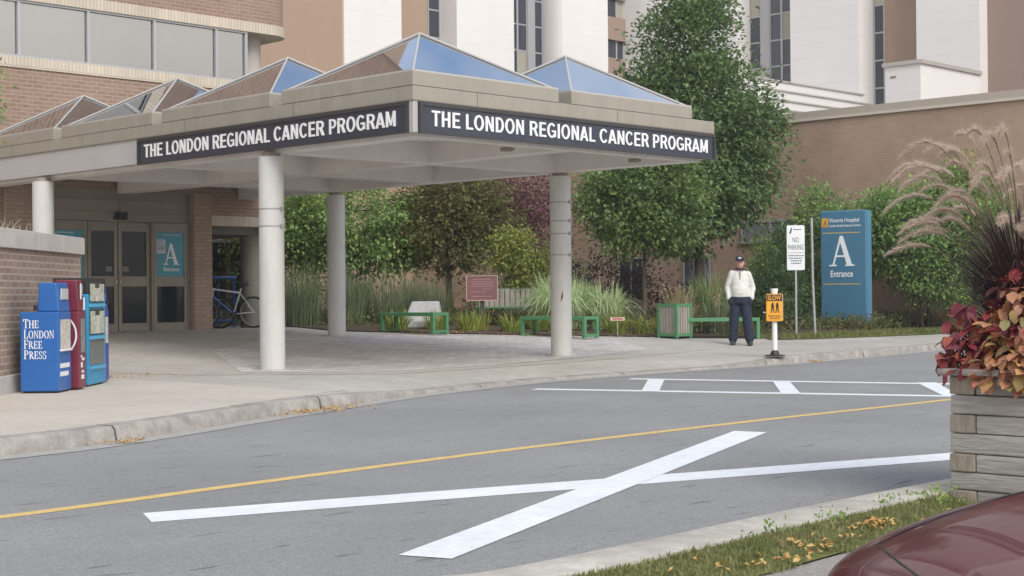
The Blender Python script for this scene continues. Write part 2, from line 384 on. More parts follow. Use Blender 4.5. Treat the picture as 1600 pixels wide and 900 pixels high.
def worn(M, lo, hi, amount):
    """flecks of bare asphalt showing through the paint"""
    nt = M.node_tree; N = nt.nodes; L = nt.links; b = N['Principled BSDF']; src = b.inputs['Base Color'].links[0].from_socket
    tcn = N.new('ShaderNodeTexCoord'); n = N.new('ShaderNodeTexNoise'); n.inputs['Scale'].default_value = 26; n.inputs['Detail'].default_value = 8; n.inputs['Roughness'].default_value = .75
    L.new(tcn.outputs['Object'], n.inputs['Vector'])
    r = N.new('ShaderNodeMapRange'); r.inputs[1].default_value = lo; r.inputs[2].default_value = hi; r.inputs[3].default_value = 0; r.inputs[4].default_value = amount
    L.new(n.outputs['Fac'], r.inputs[0])
    x = N.new('ShaderNodeMix'); x.data_type = 'RGBA'; L.new(r.outputs[0], x.inputs[0]); L.new(src, x.inputs[6]); x.inputs[7].default_value = (.25, .245, .24, 1); L.new(x.outputs[2], b.inputs['Base Color'])
worn(M_white, .585, .68, .7)
M_yellow = mat('road_paint_yellow', (.64, .45, .17), .75, spec=.3, var=.18, vscale=16)
worn(M_yellow, .55, .70, .75)
M_soil = mat('garden_mulch', (.10, .075, .055), .95, spec=.1, var=.4, vscale=14, bump=.8, bscale=30)
M_lawn = mat('lawn_soil', (.13, .14, .05), .95, spec=.1, var=.35, vscale=8, bump=.6, bscale=40)
M_paver = brickmat('paving_bricks', (.46, .425, .405), (.63, .585, .555), (.42, .395, .375), .24, .12, .012, axis='floor', var=.16)
M_brickL = brickmat('buff_brown_brick', (.265, .172, .128), (.315, .215, .162), (.345, .27, .215))
M_brickR = brickmat('brown_brick', (.40, .275, .20), (.435, .305, .225), (.435, .315, .24), .22, .075, .01)
M_brickW = brickmat('planter_wall_brick', (.27, .19, .15), (.33, .245, .195), (.41, .34, .285), .22, .075, .012, hscale=.707)
M_brickP = brickmat('pillar_brick', (.36, .26, .19), (.43, .32, .245), (.30, .24, .19), .22, .075, .012)
M_pale = brickmat('pale_soldier_brick', (.55, .475, .38), (.61, .53, .43), (.42, .36, .29), .075, .6, .008)
M_tan = mat('tan_panel', (.37, .265, .195), .8, var=.03, vscale=1.5)
M_taupe = mat('taupe_panel', (.31, .225, .185), .8, var=.03, vscale=1.5)
def panelmat(name, c, line):
    M = mat(name, c, .75, var=.025, vscale=.8)
    nt = M.node_tree; N = nt.nodes; L = nt.links; b = N['Principled BSDF']; src = b.inputs['Base Color'].links[0].from_socket
    g = N.new('ShaderNodeNewGeometry'); sp = N.new('ShaderNodeSeparateXYZ'); L.new(g.outputs['Position'], sp.inputs[0])
    f = N.new('ShaderNodeMath'); f.operation = 'PINGPONG'; f.inputs[1].default_value = .28; L.new(sp.outputs[2], f.inputs[0])
    r = N.new('ShaderNodeMapRange'); r.inputs[1].default_value = 0; r.inputs[2].default_value = .03; r.inputs[3].default_value = line; r.inputs[4].default_value = 1
    L.new(f.outputs[0], r.inputs[0])
    x = N.new('ShaderNodeMix'); x.data_type = 'RGBA'; x.blend_type = 'MULTIPLY'; x.inputs[0].default_value = 1
    L.new(src, x.inputs[6]); L.new(r.outputs[0], x.inputs[7]); L.new(x.outputs[2], b.inputs['Base Color']); return M
M_wpanel = panelmat('white_cladding', (.76, .74, .725), .94)
M_wshade = panelmat('shaded_white_cladding', (.64, .61, .595), .95)  # white cladding again, shade of the curved returns put into its colour
M_mull = mat('grey_aluminium', (.42, .42, .43), .45, .3)
M_bronze = mat('dull_bronze_frame', (.27, .245, .205), .5, .3, var=.08, vscale=3)
M_bronzeP = mat('dull_bronze_panel', (.30, .27, .23), .6, .1, var=.08, vscale=2)
M_glass = mat('dark_door_glass', (.016, .019, .024), .05, spec=.22)
M_tglass = mat('tower_glass', (.035, .042, .06), .06, spec=.8)
M_mirror = mat('grey_mirror_glass', (.30, .30, .30), .05, .9, var=.02, vscale=.7)
M_skyl = mat('skylight_glass', (.43, .465, .52), .02, 1.0)
M_blindc = mat('drawn_blind', (.36, .34, .27), .7)
M_fascia = mat('olive_beige_fascia', (.325, .298, .245), .55, var=.10, vscale=2.2, stretch=(1, 1, .25), var2=.06, v2scale=11)
M_fgrey = mat('pale_grey_fascia', (.46, .455, .45), .5, var=.05, vscale=1.5)
M_sofit = mat('warm_grey_soffit', (.72, .69, .655), .8, var=.10, vscale=1.3)
M_colp = mat('offwhite_column', (.575, .575, .555), .5, var=.06, vscale=2.5, stretch=(1, 1, .4), var2=.04, v2scale=9)
M_alum = mat('pale_aluminium', (.47, .45, .425), .45, .1)
M_sign = mat('navy_sign', (.034, .040, .064), .35, var=.1, vscale=2)
M_signfr = mat('dark_sign_frame', (.04, .038, .042), .4)
M_letter = mat('white_lettering', (.86, .86, .86), .5)
M_black = mat('black_plastic', (.02, .02, .022), .5)
M_cap = mat('coping_concrete', (.47, .44, .405), .9, var=.1, vscale=5, bump=.15, bscale=60)

# ------------------------------------------------------------------ terrain helpers
def gz(v): return .12+.043*max(0.0, min(v, 26)-17.3)
def sheet(name, poly, mt, off=0.0, fn=None, cuts=(17.3, 26.0), parent=None):
    bm = bmesh.new(); vs = [bm.verts.new((x, y, 0)) for x, y in poly]; bm.faces.new(vs); bm.normal_update()
    if bm.faces[:][0].normal.z < 0: bmesh.ops.reverse_faces(bm, faces=bm.faces[:])
    bmesh.ops.triangulate(bm, faces=bm.faces[:])
    for c in cuts: bmesh.ops.bisect_plane(bm, geom=bm.verts[:]+bm.edges[:]+bm.faces[:], plane_co=(0, c, 0), plane_no=(0, 1, 0))
    for v in bm.verts: v.co.z = (fn(v.co.x, v.co.y) if fn else gz(v.co.y))+off
    me = bpy.data.meshes.new(name); bm.to_mesh(me); bm.free(); me.materials.append(mt)
    o = bpy.data.objects.new(name, me); COL.objects.link(o)
    if parent: o.parent = parent
    return o
flat = lambda x, y: 0.0
def catmull(pts, n=8):
    out = []
    for i in range(len(pts)-1):
        p0, p1, p2, p3 = (Vector(pts[max(0, min(len(pts)-1, i+k))]) for k in (-1, 0, 1, 2))
        for j in range(n):
            t = j/n; out.append(.5*((2*p1)+(p2-p0)*t+(2*p0-5*p1+4*p2-p3)*t*t+(3*p1-p0-3*p2+p3)*t**3))
    out.append(Vector(pts[-1])); return out
def lerp_tab(tab, x):
    if x <= tab[0][0]: return tab[0][1]
    for (a, fa), (b, fb) in zip(tab, tab[1:]):
        if x <= b:
            t = (x-a)/(b-a); t = t*t*(3-2*t); return fa+(fb-fa)*t
    return tab[-1][1]

# ------------------------------------------------------------------ ground, road, kerbs, markings
gm = MB(); gm.add([(-400, -400, -.06), (450, -400, -.06), (450, 450, -.06), (-400, 450, -.06)], [(0, 1, 2, 3)])
tag(gm.build('ground', mat('ground_dry_grass', (.17, .165, .10), .95, var=.2, vscale=.5)), kind='structure')
KB = [(-60, 2.0), (-30, 7.0), (-12, 9.3), (-3, 9.9), (3, 10.25), (5.43, 10.52), (6.55, 10.83), (8.64, 11.78), (10.5, 12.60), (12.1, 13.22), (14.6, 13.83), (17, 14.02), (18.7, 14.05), (21.1, 14.15), (26.7, 14.9), (34, 16.2), (48, 19.5), (80, 30)]
kline = catmull([(a, b, 0) for a, b in KB], 10)
KH = [(-100, .13), (9.5, .13), (12.5, .045), (18.6, .03), (21.5, .12), (100, .12)]
rd = [(p.x, p.y) for p in kline] + [(80, 2.0), (40, 4.45), (8.0, 4.42), (4.6, 4.30), (0, 4.2), (-30, 2.0), (-60, -4)]
tag(sheet('road', rd, M_road, 0, flat, ()), kind='structure')
lot = [(-60, -4.5), (-30, 1.4), (0, 3.5), (4.6, 3.62), (6.1, 3.72), (8, 3.85), (40, 4.0), (80, 1.5), (80, -60), (-60, -60)]
tag(sheet('parking_lot', lot, M_lot, -.004, flat, ()), kind='structure')
# near kerb, flush with a low step
def strip(name, line, prof, mt):
    """sweep profile [(offset to the left of travel, z or fn)] along a line"""
    mb = MB(); n = len(prof); vs = []
    for i, p in enumerate(line):
        t = (line[min(i+1, len(line)-1)]-line[max(i-1, 0)]).normalized(); nl = Vector((-t.y, t.x, 0))
        for o, z in prof:
            q = p+nl*o; vs.append((q.x, q.y, z(q.x) if callable(z) else z))
    fs = [(i*n+k, (i+1)*n+k, (i+1)*n+k+1, i*n+k+1) for i in range(len(line)-1) for k in range(n-1)]
    mb.add(vs, fs); return mb.build(name, mt, smooth=True)
nk = catmull([(-60, -4, 0), (-30, 2, 0), (0, 4.2, 0), (4.6, 4.30, 0), (8.0, 4.42, 0), (20, 4.5, 0), (40, 4.45, 0), (80, 2, 0)], 10)
tag(strip('near_kerb', nk, [(-.30, -.02), (-.30, .065), (-.03, .07), (.0, .05), (.012, -.02)], mat('near_kerb_concrete', (.51, .47, .405), .92, spec=.2, var=.2, vscale=7, var2=.12, v2scale=1.6, bump=.4, bscale=40)), kind='structure')
vg = [(-30, 1.2), (0, 3.4), (4.6, 3.6), (6.1, 3.72), (8, 3.85), (40, 4.0), (40, 4.17), (8, 4.14), (4.6, 4.02), (0, 3.92), (-30, 1.72)]
vnear = set(vg[:6])
tag(sheet('grass_verge', vg, M_lawn, 0, lambda x, y: .004 if any(abs(x-a)+abs(y-b) < .01 for a, b in vnear) else .055, ()), kind='structure')
# far kerb and the walk behind it
kh = lambda x: lerp_tab(KH, x)
tag(strip('kerb', kline, [(0, -.02), (.025, lambda x: kh(x)*.8), (.05, kh), (.2, lambda x: kh(x)+.004), (.205, lambda x: kh(x)-.02)], M_kerb), kind='structure')
tag(strip('gutter', kline, [(-.22, .004), (-.1, .005), (.0, .006)], mat('gutter_concrete', (.36, .34, .31), .9, var=.15, vscale=8)), kind='structure')
sw = MB(); rows = []
for p in kline:
    i = kline.index(p); t = (kline[min(i+1, len(kline)-1)]-kline[max(i-1, 0)]).normalized(); nl = Vector((-t.y, t.x, 0))
    a = p+nl*.2; b = p+nl*.55; c = p+nl*1.15; h = kh(p.x)
    r_ = [(a.x, a.y, h), (b.x, b.y, h+(.12-h)*.45), (c.x, c.y, .12 if c.y < 17.3 else gz(c.y))]
    y = max(17.3, c.y+.1); r_.append((c.x, y, gz(y)))
    for y in (26.0, 60.0): y2 = max(y, r_[-1][1]+.1); r_.append((c.x, y2, gz(y2)))
    rows.append(r_)
n = 6; sw.add([q for r_ in rows for q in r_], [(i*n+k, (i+1)*n+k, (i+1)*n+k+1, i*n+k+1) for i in range(len(rows)-1) for k in range(n-1)])
swo = tag(sw.build('sidewalk', M_conc, smooth=True), kind='structure')
swo.data.materials.append(M_apron)
for pg in swo.data.polygons:
    if pg.center.x > 10.5: pg.material_index = 1
tag(sheet('entrance_apron', [(10.6, 18.4), (12.3, 16.4), (13.3, 15.2), (15.6, 15.35), (18.9, 15.9), (22.4, 16.9), (24.6, 18.3), (24.2, 20.0), (21.4, 22.5), (19.6, 24.6), (19.3, 29), (13, 29), (9.8, 21.5)], M_apron, .004), kind='structure')
tag(sheet('brick_paving', [(12.35, 17.2), (13.5, 15.72), (15.6, 15.8), (18.7, 16.6), (21.6, 17.7), (23.5, 20.1), (21.0, 22.4), (18.7, 24.3), (14.4, 20.9)], M_paver, .008), kind='structure')
bed = [(36, 18.9), (31.9, 19.3), (27.9, 19.0), (26.6, 18.75), (25.2, 19.6), (24.5, 20.35), (21.4, 22.9), (19.9, 24.6), (20.2, 27), (20.2, 40), (36, 40)]
tag(sheet('garden_bed', bed, M_soil, .02), kind='structure')
tag(sheet('lawn_strip', [(60, 22), (34.5, 18.0), (32.0, 17.8), (27.7, 18.05), (26.3, 18.3), (26.7, 18.72), (27.9, 18.97), (31.9, 19.27), (36, 18.87), (60, 23)], M_lawn, .012), kind='structure')

def paint(name, polys, mt, z):
    mb = MB()
    for p in polys: mb.add([(x, y, z) for x, y in p], [tuple(range(len(p)))])
    bm = bmesh.new(); o = mb.build(name, mt); bm.from_mesh(o.data); bmesh.ops.recalc_face_normals(bm, faces=bm.faces[:])
    for f in bm.faces:
        if f.normal.z < 0: f.normal_flip()
    bm.to_mesh(o.data); bm.free(); return tag(o, kind='structure')
def line_poly(pts, wd):
    ln = catmull([(a, b, 0) for a, b in pts], 10); Lf, Rt = [], []
    for i, p in enumerate(ln):
        t = (ln[min(i+1, len(ln)-1)]-ln[max(i-1, 0)]).normalized(); nl = Vector((-t.y, t.x, 0))
        Lf.append((p+nl*wd/2)[:2]); Rt.append((p-nl*wd/2)[:2])
    return [[Lf[i], Lf[i+1], Rt[i+1], Rt[i]] for i in range(len(Lf)-1)]
paint('centre_line_marking', line_poly([(-40, 4), (-12, 6.8), (0, 7.45), (3.88, 7.60), (5.67, 7.78), (8.16, 7.98), (11.57, 8.07), (14.87, 8.05), (24, 8.2), (50, 10)], .115), M_yellow, .002)
lo0, lo1 = Vector((13.52, 12.86)), Vector((15.38, 8.15)); up0, up1 = Vector((15.91, 13.35)), Vector((17.5, 8.85))
def seg_poly(a, b, wd):
    t = (b-a).normalized(); nl = Vector((-t.y, t.x)); return [tuple(a+nl*wd/2), tuple(b+nl*wd/2), tuple(b-nl*wd/2), tuple(a-nl*wd/2)]
cw = [seg_poly(lo0, lo1, .24), seg_poly(up0, up1, .24)]
paint('crosswalk_edge_marking', cw, M_white, .002)
paint('crosswalk_bar_marking', [[(13.91, 11.50), (14.04, 11.34), (15.95, 12.79), (15.93, 13.05)], [(14.5, 9.94), (14.63, 9.77), (16.64, 11.29), (16.62, 11.54)], [(15.26, 8.35), (15.38, 8.22), (17.47, 9.66), (17.33, 9.86)]], M_white, .004)
paint('bar_marking', [[(4.48, 7.15), (4.33, 6.83), (9.53, 5.17), (12.6, 4.55), (12.9, 4.75), (9.94, 5.40)]], M_white, .002)
paint('cross_bar_marking', [[(4.5, 5.12), (4.59, 4.87), (10.46, 7.32), (10.39, 7.60)]], M_white, .004)

tag(strip('road_edge', nk, [(.012, .003), (.05, .003)], mat('road_edge_dark', (.10, .095, .085), .95, var=.4, vscale=20)), kind='structure')  # thin dark gap line between road and near kerb
# fallen leaves: on the gutter, at the kerb joint, on the verge
M_fall = leafmat('fallen_leaf', [(.36, .17, .05), (.50, .29, .09), (.58, .38, .13), (.33, .15, .06)], trans=.1, pscale=9)
def leaf_patch(name, spots, label):
    mb = MB()
    for (cx, cy, rx, ry, n_, z) in spots:
        for _ in range(n_):
            x = cx+rng.gauss(0, rx); y = cy+rng.gauss(0, ry); a = rng.uniform(0, 6.28); s_ = rng.uniform(.011, .024)
            zz = (z(x, y) if callable(z) else z)+rng.uniform(.004, .02)
            ux, uy = math.cos(a)*s_, math.sin(a)*s_
            mb.add([(x-ux, y-uy, zz), (x+uy*.6, y-ux*.6, zz+rng.uniform(0, .02)), (x+ux, y+uy, zz+rng.uniform(0, .015)), (x-uy*.6, y+ux*.6, zz+rng.uniform(0, .02))], [(0, 1, 2, 3)])
    o = mb.build(name, M_fall); tag(o, label, 'leaves', kind='stuff'); return o
leaf_patch('fallen_leaves', [(9.35, 11.98, .28, .12, 150, .006), (9.9, 12.22, .22, .08, 90, .006), (6.52, 10.68, .1, .05, 60, .006), (21.4, 14.02, .12, .05, 40, .006),
    (6.45, 3.90, .09, .03, 60, .03), (5.75, 3.74, .14, .04, 22, .014), (5.35, 3.72, .16, .05, 18, .014), (5.8, 3.85, .7, .07, 40, .03),
    (24.0, 20.6, .7, .5, 80, lambda x, y: gz(y)+.02), (22.6, 21.6, .8, .5, 130, lambda x, y: gz(y)+.02), (21.2, 23.0, .6, .5, 130, lambda x, y: gz(y)+.02), (29.5, 18.4, 1.5, .3, 160, lambda x, y: gz(y)+.02), (10.6, 17.7, .35, .3, 90, .125)],
    'yellow and orange fallen leaves gathered along kerb, verge and garden edge')
# a tar filled crack and joints in the walk
jm = MB()
for jx in (3.2, 6.53, 9.73, 13.2, 16.6, 20.2, 23.4, 26.6):
    i_ = min(range(len(kline)), key=lambda q: abs(kline[q].x-jx)); pq = kline[i_]; tq = (kline[i_+1]-kline[i_-1]).normalized(); nq = Vector((-tq.y, tq.x, 0)); h_ = kh(pq.x)
    for (o0, z0), (o1, z1) in (((-.004, 0), (.020, h_*.8)), ((.020, h_*.8), (.046, h_+.004)), ((.046, h_+.004), (.2, h_+.008))):
        jm.add([tuple(pq+nq*o0-tq*.009)[:2]+(z0,), tuple(pq+nq*o0+tq*.009)[:2]+(z0,), tuple(pq+nq*o1+tq*.012)[:2]+(z1,), tuple(pq+nq*o1-tq*.004)[:2]+(z1,)], [(0, 1, 2, 3)])
cl = [p+Vector((-(kline[min(i+1, len(kline)-1)]-kline[i-1]).normalized().y, (kline[min(i+1, len(kline)-1)]-kline[i-1]).normalized().x, 0))*(.215+.02*math.sin(i*1.7)) for i, p in enumerate(kline) if 0 < i]
cl = [p for p in cl if 8.2 < p.x < 10.6]
for a, b in zip(cl, cl[1:]): jm.add([(a.x, a.y-.008, .136), (b.x, b.y-.008, .136), (b.x, b.y+.012, .136), (a.x, a.y+.012, .136)], [(0, 1, 2, 3)])
tag(jm.build('kerb_joint', mat('joint_dark', (.075, .07, .06), .9)), kind='structure')

# ------------------------------------------------------------------ left brick building with the entrance
VW = 26.0; UE = 20.04
bldL = thing('brick_building', 'buff brown brick building with strip windows and bronze entrance doors behind the canopy', 'building', (13, VW, 0.45))
O = Vector((13, VW, .45))
def bpart(mb, name, mt, parent=bldL, **k):
    base = O if parent is bldL else O
    mb.v = [(x-base.x, y-base.y, z-base.z) for x, y, z in mb.v]
    return mb.build(name, mt, parent, **k)
def rplan(u0, v0, u1, v1, r, off=0.0):
    """plan with the front right corner rounded"""
    pts = [(u0, v0-off)]
    for k in range(9):
        a = -math.pi/2+math.pi/2*k/8; pts.append((u1-r+(r+off)*math.cos(a), v0+r+(r+off)*math.sin(a)))
    return pts+[(u1+off, v1), (u0, v1)]
# lower wall: openings for entrance and bicycle bay left free
wl = MB(); wl.prism(rplan(-8, VW, UE, 40, .55), 3.22, 5.37)
bpart(wl, 'wall', M_brickL, smooth=True)
wl = MB(); wl.box(-8, VW, .3, 13.45, VW+.35, 3.22); wl.prism([(17.93, VW), *rplan(17.93, VW, UE, 29.5, .55)[1:-2], (UE, 29.5), (17.93, 29.5)], 2.80, 3.22)
bpart(wl, 'wall', M_brickL, smooth=True)
pb = MB(); pb.prism(rplan(17.93, VW, UE, 29.4, .55, .012), 2.60, 2.80); bpart(pb, 'soldier_course', M_pale, smooth=True)
pl_ = MB(); pl_.box(17.475, VW-.06, .40, 17.90, VW+.4, 3.22); bpart(pl_, 'pillar', M_brickP)
pl_ = MB(); pl_.box(13.45, VW-.10, .40, 13.95, VW+.4, 3.22); bpart(pl_, 'pillar', M_brickP)
# bicycle bay interior
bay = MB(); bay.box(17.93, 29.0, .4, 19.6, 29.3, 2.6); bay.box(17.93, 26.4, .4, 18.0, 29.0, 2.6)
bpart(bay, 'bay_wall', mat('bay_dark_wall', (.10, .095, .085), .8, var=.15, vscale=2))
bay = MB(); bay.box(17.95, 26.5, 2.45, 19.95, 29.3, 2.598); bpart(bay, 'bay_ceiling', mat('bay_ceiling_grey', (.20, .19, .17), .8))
bg_ = MB(); bg_.box(18.25, 28.93, .75, 19.4, 28.97, 2.35); bpart(bg_, 'window', M_glass)
bc = MB(); bc.cyl(19.55, 26.85, .4, 2.6, .26); bpart(bc, 'bay_column', mat('bay_column_buff', (.30, .28, .245), .8, var=.05, vscale=3), smooth=True)
# window strip
for z0, z1, off in ((5.37, 5.57, .03), (6.62, 6.83, .03)):
    q = MB(); q.prism(rplan(-8, VW, UE+(.0 if z0 > 6 else 0), 40, .55, off), z0, z1); bpart(q, 'pale_band', M_pale, smooth=True)
q = MB(); q.prism(rplan(-8, VW, UE, 40, .55, .0), 6.83, 15.0); bpart(q, 'upper_wall', M_brickL, smooth=True)
q = MB(); q.prism([(-8, VW+.9), (19.1, VW+.9), (19.1, 40), (-8, 40)], 5.57, 6.62); bpart(q, 'window_back', mat('dark_interior', (.03, .03, .03), .9))
wn = MB(); wn.box(-8, VW+.06, 5.57, 18.80, VW+.08, 6.62); win = bpart(wn, 'window', M_mirror)
fr = MB()
us = [18.87-.04, 18.1, 16.65, 15.2, 13.78, 12.35, 10.9, 9.45, 8.0, 6.55]
for u_ in us: fr.box(u_-.03, VW+.01, 5.61, u_+.03, VW+.1, 6.58)
fr.box(-8, VW+.005, 5.57, 18.87, VW+.1, 5.61); fr.box(-8, VW+.005, 6.58, 18.87, VW+.1, 6.62)
bpart(fr, 'window_frame', M_mull, win)
q = MB(); q.box(18.84, VW+.08, 5.57, 18.9, VW+.9, 6.62); bpart(q, 'window', M_tglass)
q = MB(); q.cyl(19.33, VW+.75, 5.57, 6.62, .33); bpart(q, 'corner_column', mat('corner_column_grey', (.46, .43, .40), .8), smooth=True)
# storefront
fx = VW+.12
sf = MB()
sf.box(13.95, fx, 2.63, 17.47, fx+.12, 3.22)
bpart(sf, 'header_panel', M_bronzeP)
hl = MB(); hl.box(13.95, fx-.02, 2.80, 17.45, fx, 2.83); hl.box(13.95, fx-.03, 3.02, 17.47, fx, 3.06); hl.box(15.9, fx-.012, 2.83, 15.93, fx, 3.02); bpart(hl, 'header_trim', M_bronze)
def door(u0, u1, f, name, teal=None):
    z0 = .50; fr = MB()
    fr.box(u0, f-.03, z0, u0+.075, f+.04, 2.62); fr.box(u1-.075, f-.03, z0, u1, f+.04, 2.62)
    fr.box(u0+.075, f-.028, 2.44, u1-.075, f+.04, 2.62); fr.box(u0+.075, f-.028, 1.37, u1-.075, f+.04, 1.57); fr.box(u0+.075, f-.028, z0, u1-.075, f+.04, .66)
    d = bpart(fr, name, M_bronze, bevel=.004)
    g = MB(); g.box(u0+.075, f, .66, u1-.075, f+.02, 1.37)
    if teal is None: g.box(u0+.075, f, 1.57, u1-.075, f+.02, 2.44)
    bpart(g, 'pane', M_glass, d)
    if teal is not None:
        t = MB(); t.box(u0+.075, f-.01, 1.57, u1-.075, f+.02, 2.44); bpart(t, 'poster', M_teal, d)
    return d
M_teal = mat('teal_poster', (.075, .33, .44), .5, var=.06, vscale=3)
door(14.0, 15.18, fx, 'side_panel', 1)
d1 = door(15.22, 15.86, fx+.05, 'door'); d2 = door(15.88, 16.58, fx+.05, 'door')
d3 = door(16.62, 17.40, fx-.02, 'side_panel', 1)
h_ = MB(); h_.box(15.80, fx-.02, 1.43, 15.84, fx+.02, 1.49); bpart(h_, 'handle', M_alum, d1)
h_ = MB(); h_.box(15.895, fx-.02, 1.43, 15.93, fx+.02, 1.49); bpart(h_, 'handle', M_alum, d2)
jb = MB(); jb.box(16.585, fx-.04, .5, 16.615, fx+.1, 2.62); jb.box(17.40, fx-.06, .45, 17.468, fx+.1, 2.63); jb.box(13.955, fx-.05, .45, 13.998, fx+.1, 2.63); bpart(jb, 'door_jamb', M_bronze)
th = MB(); th.box(14.0, fx-.1, .40, 17.46, fx+.15, .498); bpart(th, 'threshold', mat('threshold_dark', (.07, .065, .06), .7))
# poster lettering
fy = fx-.032
mb = serif_mb('A', .42, .004); place(mb, 17.02-mb.width/2+.02, fy, 1.80); bpart(mb, 'poster_letter', M_letter, d3)
mb = text_mb('Entrance', .36, .085, .01, .003); place(mb, 16.86, fy, 1.67); bpart(mb, 'poster_text', M_letter, d3)
mb = text_mb('Victoria Hospital', .42, .035, .005, .003); place(mb, 16.84, fy, 2.37); bpart(mb, 'poster_text', M_letter, d3)
q = MB(); q.box(16.70, fy-.003, 2.02, 16.90, fy, 2.30); nt_ = bpart(q, 'paper_notice', mat('paper_notice_white', (.62, .64, .68), .7), d3)
q = MB()
for zz in (2.26, 2.22, 2.17, 2.14, 2.11, 2.08): q.box(16.72, fy-.006, zz, 16.88 if zz < 2.2 else 16.84, fy-.003, zz+.012)
bpart(q, 'notice_print', mat('notice_print_blue', (.10, .13, .25), .7), d3)
mb = text_mb('Victoria Hospital', .5, .04, .005, .003); place(mb, 14.4, fy+.02, 2.37); bpart(mb, 'poster_text', M_letter, None if False else d1)
# stickers on the doors
q = MB(); q.box(15.62, fx+.043, 1.66, 15.76, fx+.049, 1.76); q.box(15.98, fx+.043, 1.66, 16.12, fx+.049, 1.76); bpart(q, 'door_sticker', mat('sticker_grey', (.22, .21, .19), .7), d2)
q = MB(); q.box(15.78, fx-.17, 2.70, 15.98, fx-.02, 2.80); q.box(15.75, fx-.1, 2.66, 16.02, fx-.021, 2.705); bpart(q, 'door_sensor', M_black, bevel=.01)
# dark lobby, with a few shapes inside
q = MB(); q.box(14, VW+3, .5, 17.4, VW+3.1, 3.2); bpart(q, 'lobby_wall', M_bronzeP)

# ------------------------------------------------------------------ entrance canopy
CU, CV = 12.82, 14.23; WU, LV = 6.17, 11.72
ZB, ZT, ZF, ZG, ZP = 3.20, 3.59, 3.77, 3.95, 4.715
ca = thing('entrance_canopy', 'flat beige entrance canopy with glass pyramid skylights standing on round columns', 'canopy', (CU, CV, .12))
CO = Vector((CU, CV, .12))
def cpart(mb, name, mt, parent=ca, **k):
    mb.v = [(x-CO.x, y-CO.y, z-CO.z) for x, y, z in mb.v]; return mb.build(name, mt, parent, **k)
U1, V1 = CU+WU, CV+LV
q = MB(); q.box(CU-.015, CV-.015, ZT, U1+.015, V1, ZF); cpart(q, 'fascia', M_fascia, bevel=.006)
q = MB(); q.box(CU, CV+.14, ZB, CU+.14, V1, ZT); q.box(U1-.14, CV+.14, ZB, U1, V1, ZT); q.box(CU, CV, ZB, U1, CV+.14, ZT)
cpart(q, 'edge_beam', M_fgrey)
q = MB(); q.box(CU+.14, CV+.14, 3.46, U1-.14, V1, ZT-.002); cpart(q, 'ceiling', M_sofit)
q = MB(); PITCHM = 2.942
jl = [CU+.14+.0, CU+PITCHM+.11, U1-.14]
zz = 3.155
for k, u_ in enumerate((CU+.29, CU+WU/2, U1-.29)): q.box(u_-.15, CV+.141, zz, u_+.15, V1-.002, 3.459)
for v_ in (CV+PITCHM*1+.1, CV+PITCHM*2+.1, CV+PITCHM*3+.1): q.box(CU+.141, v_-.15, zz-.003, U1-.141, v_+.15, 3.456)
q.box(CU+.141, CV+.142, zz+.002, U1-.141, CV+.30, 3.455)
cpart(q, 'soffit_beam', M_sofit)
# seams in the fascia
q = MB()
for v_ in (2.4, 5.0, 7.9, 10.2): q.box(CU-.018, CV+v_, ZT+.005, CU-.014, CV+v_+.012, ZF-.005)
for u_ in (1.1, 3.9): q.box(CU+u_, CV-.018, ZT+.005, CU+u_+.012, CV-.014, ZF-.005)
q.box(CU-.02, CV-.02, ZT-.012, U1+.02, V1, ZT+.001)
cpart(q, 'fascia_seam', mat('fascia_seam_dark', (.20, .185, .15), .7))
A_ = 2.68
for j in range(4):
    for i in range(2):
        u0 = CU-.02+i*PITCHM; v0 = CV-.02+j*PITCHM; u1 = u0+A_+(.02 if i else 0); v1 = v0+A_
        if j == 3: v1 = min(v1, V1)
        q = MB(); q.box(u0, v0, ZF+.003, u1, v1, ZG); cb = cpart(q, 'skylight_curb', M_fascia, bevel=.006)
        ap = ((u0+u1)/2, (v0+v1)/2, ZP); e = .05
        cs = [(u0+e, v0+e, ZG), (u1-e, v0+e, ZG), (u1-e, v1-e, ZG), (u0+e, v1-e, ZG)]
        q = MB(); q.add(cs+[ap], [(0, 1, 4), (1, 2, 4), (2, 3, 4), (3, 0, 4)]); cpart(q, 'skylight_glass', M_skyl, cb)
        q = MB()
        for c_ in cs:
            dz = Vector(ap)-Vector(c_); q.tube([Vector(c_)+Vector((0, 0, .012)), Vector(ap)+Vector((0, 0, .02))], .015, 6)
        q.box(u0+.005, v0+.005, ZG, u1-.005, v0+.055, ZG+.022); q.box(u0+.005, v1-.055, ZG, u1-.005, v1-.005, ZG+.022)
        q.box(u0+.005, v0+.055, ZG, u0+.055, v1-.055, ZG+.022); q.box(u1-.055, v0+.055, ZG, u1-.005, v1-.055, ZG+.022)
        cpart(q, 'skylight_frame', M_alum, cb)
# sign panels
def sign_panel(a0, a1, side):
    q = MB(); f = MB(); z0, z1 = ZB-.02, ZT-.015
    if side == 'left':
        q.box(CU-.035, a0, z0, CU-.002, a1, z1)
        f.box(CU-.055, a0, z0, CU-.035, a1, z0+.02); f.box(CU-.055, a0, z1-.05, CU-.035, a1, z1); f.box(CU-.055, a0, z0+.02, CU-.035, a0+.04, z1-.05); f.box(CU-.055, a1-.04, z0+.02, CU-.035, a1, z1-.05)
    else:
        q.box(a0, CV-.035, z0, a1, CV-.002, z1)
        f.box(a0, CV-.055, z0, a1, CV-.035, z0+.02); f.box(a0, CV-.055, z1-.05, a1, CV-.035, z1); f.box(a0, CV-.055, z0+.02, a0+.04, CV-.035, z1-.05); f.box(a1-.04, CV-.055, z0+.02, a1, CV-.035, z1-.05)
    o = cpart(q, 'sign_panel', M_sign); cpart(f, 'sign_frame', M_signfr, o); return o
TXT = 'THE LONDON REGIONAL CANCER PROGRAM'
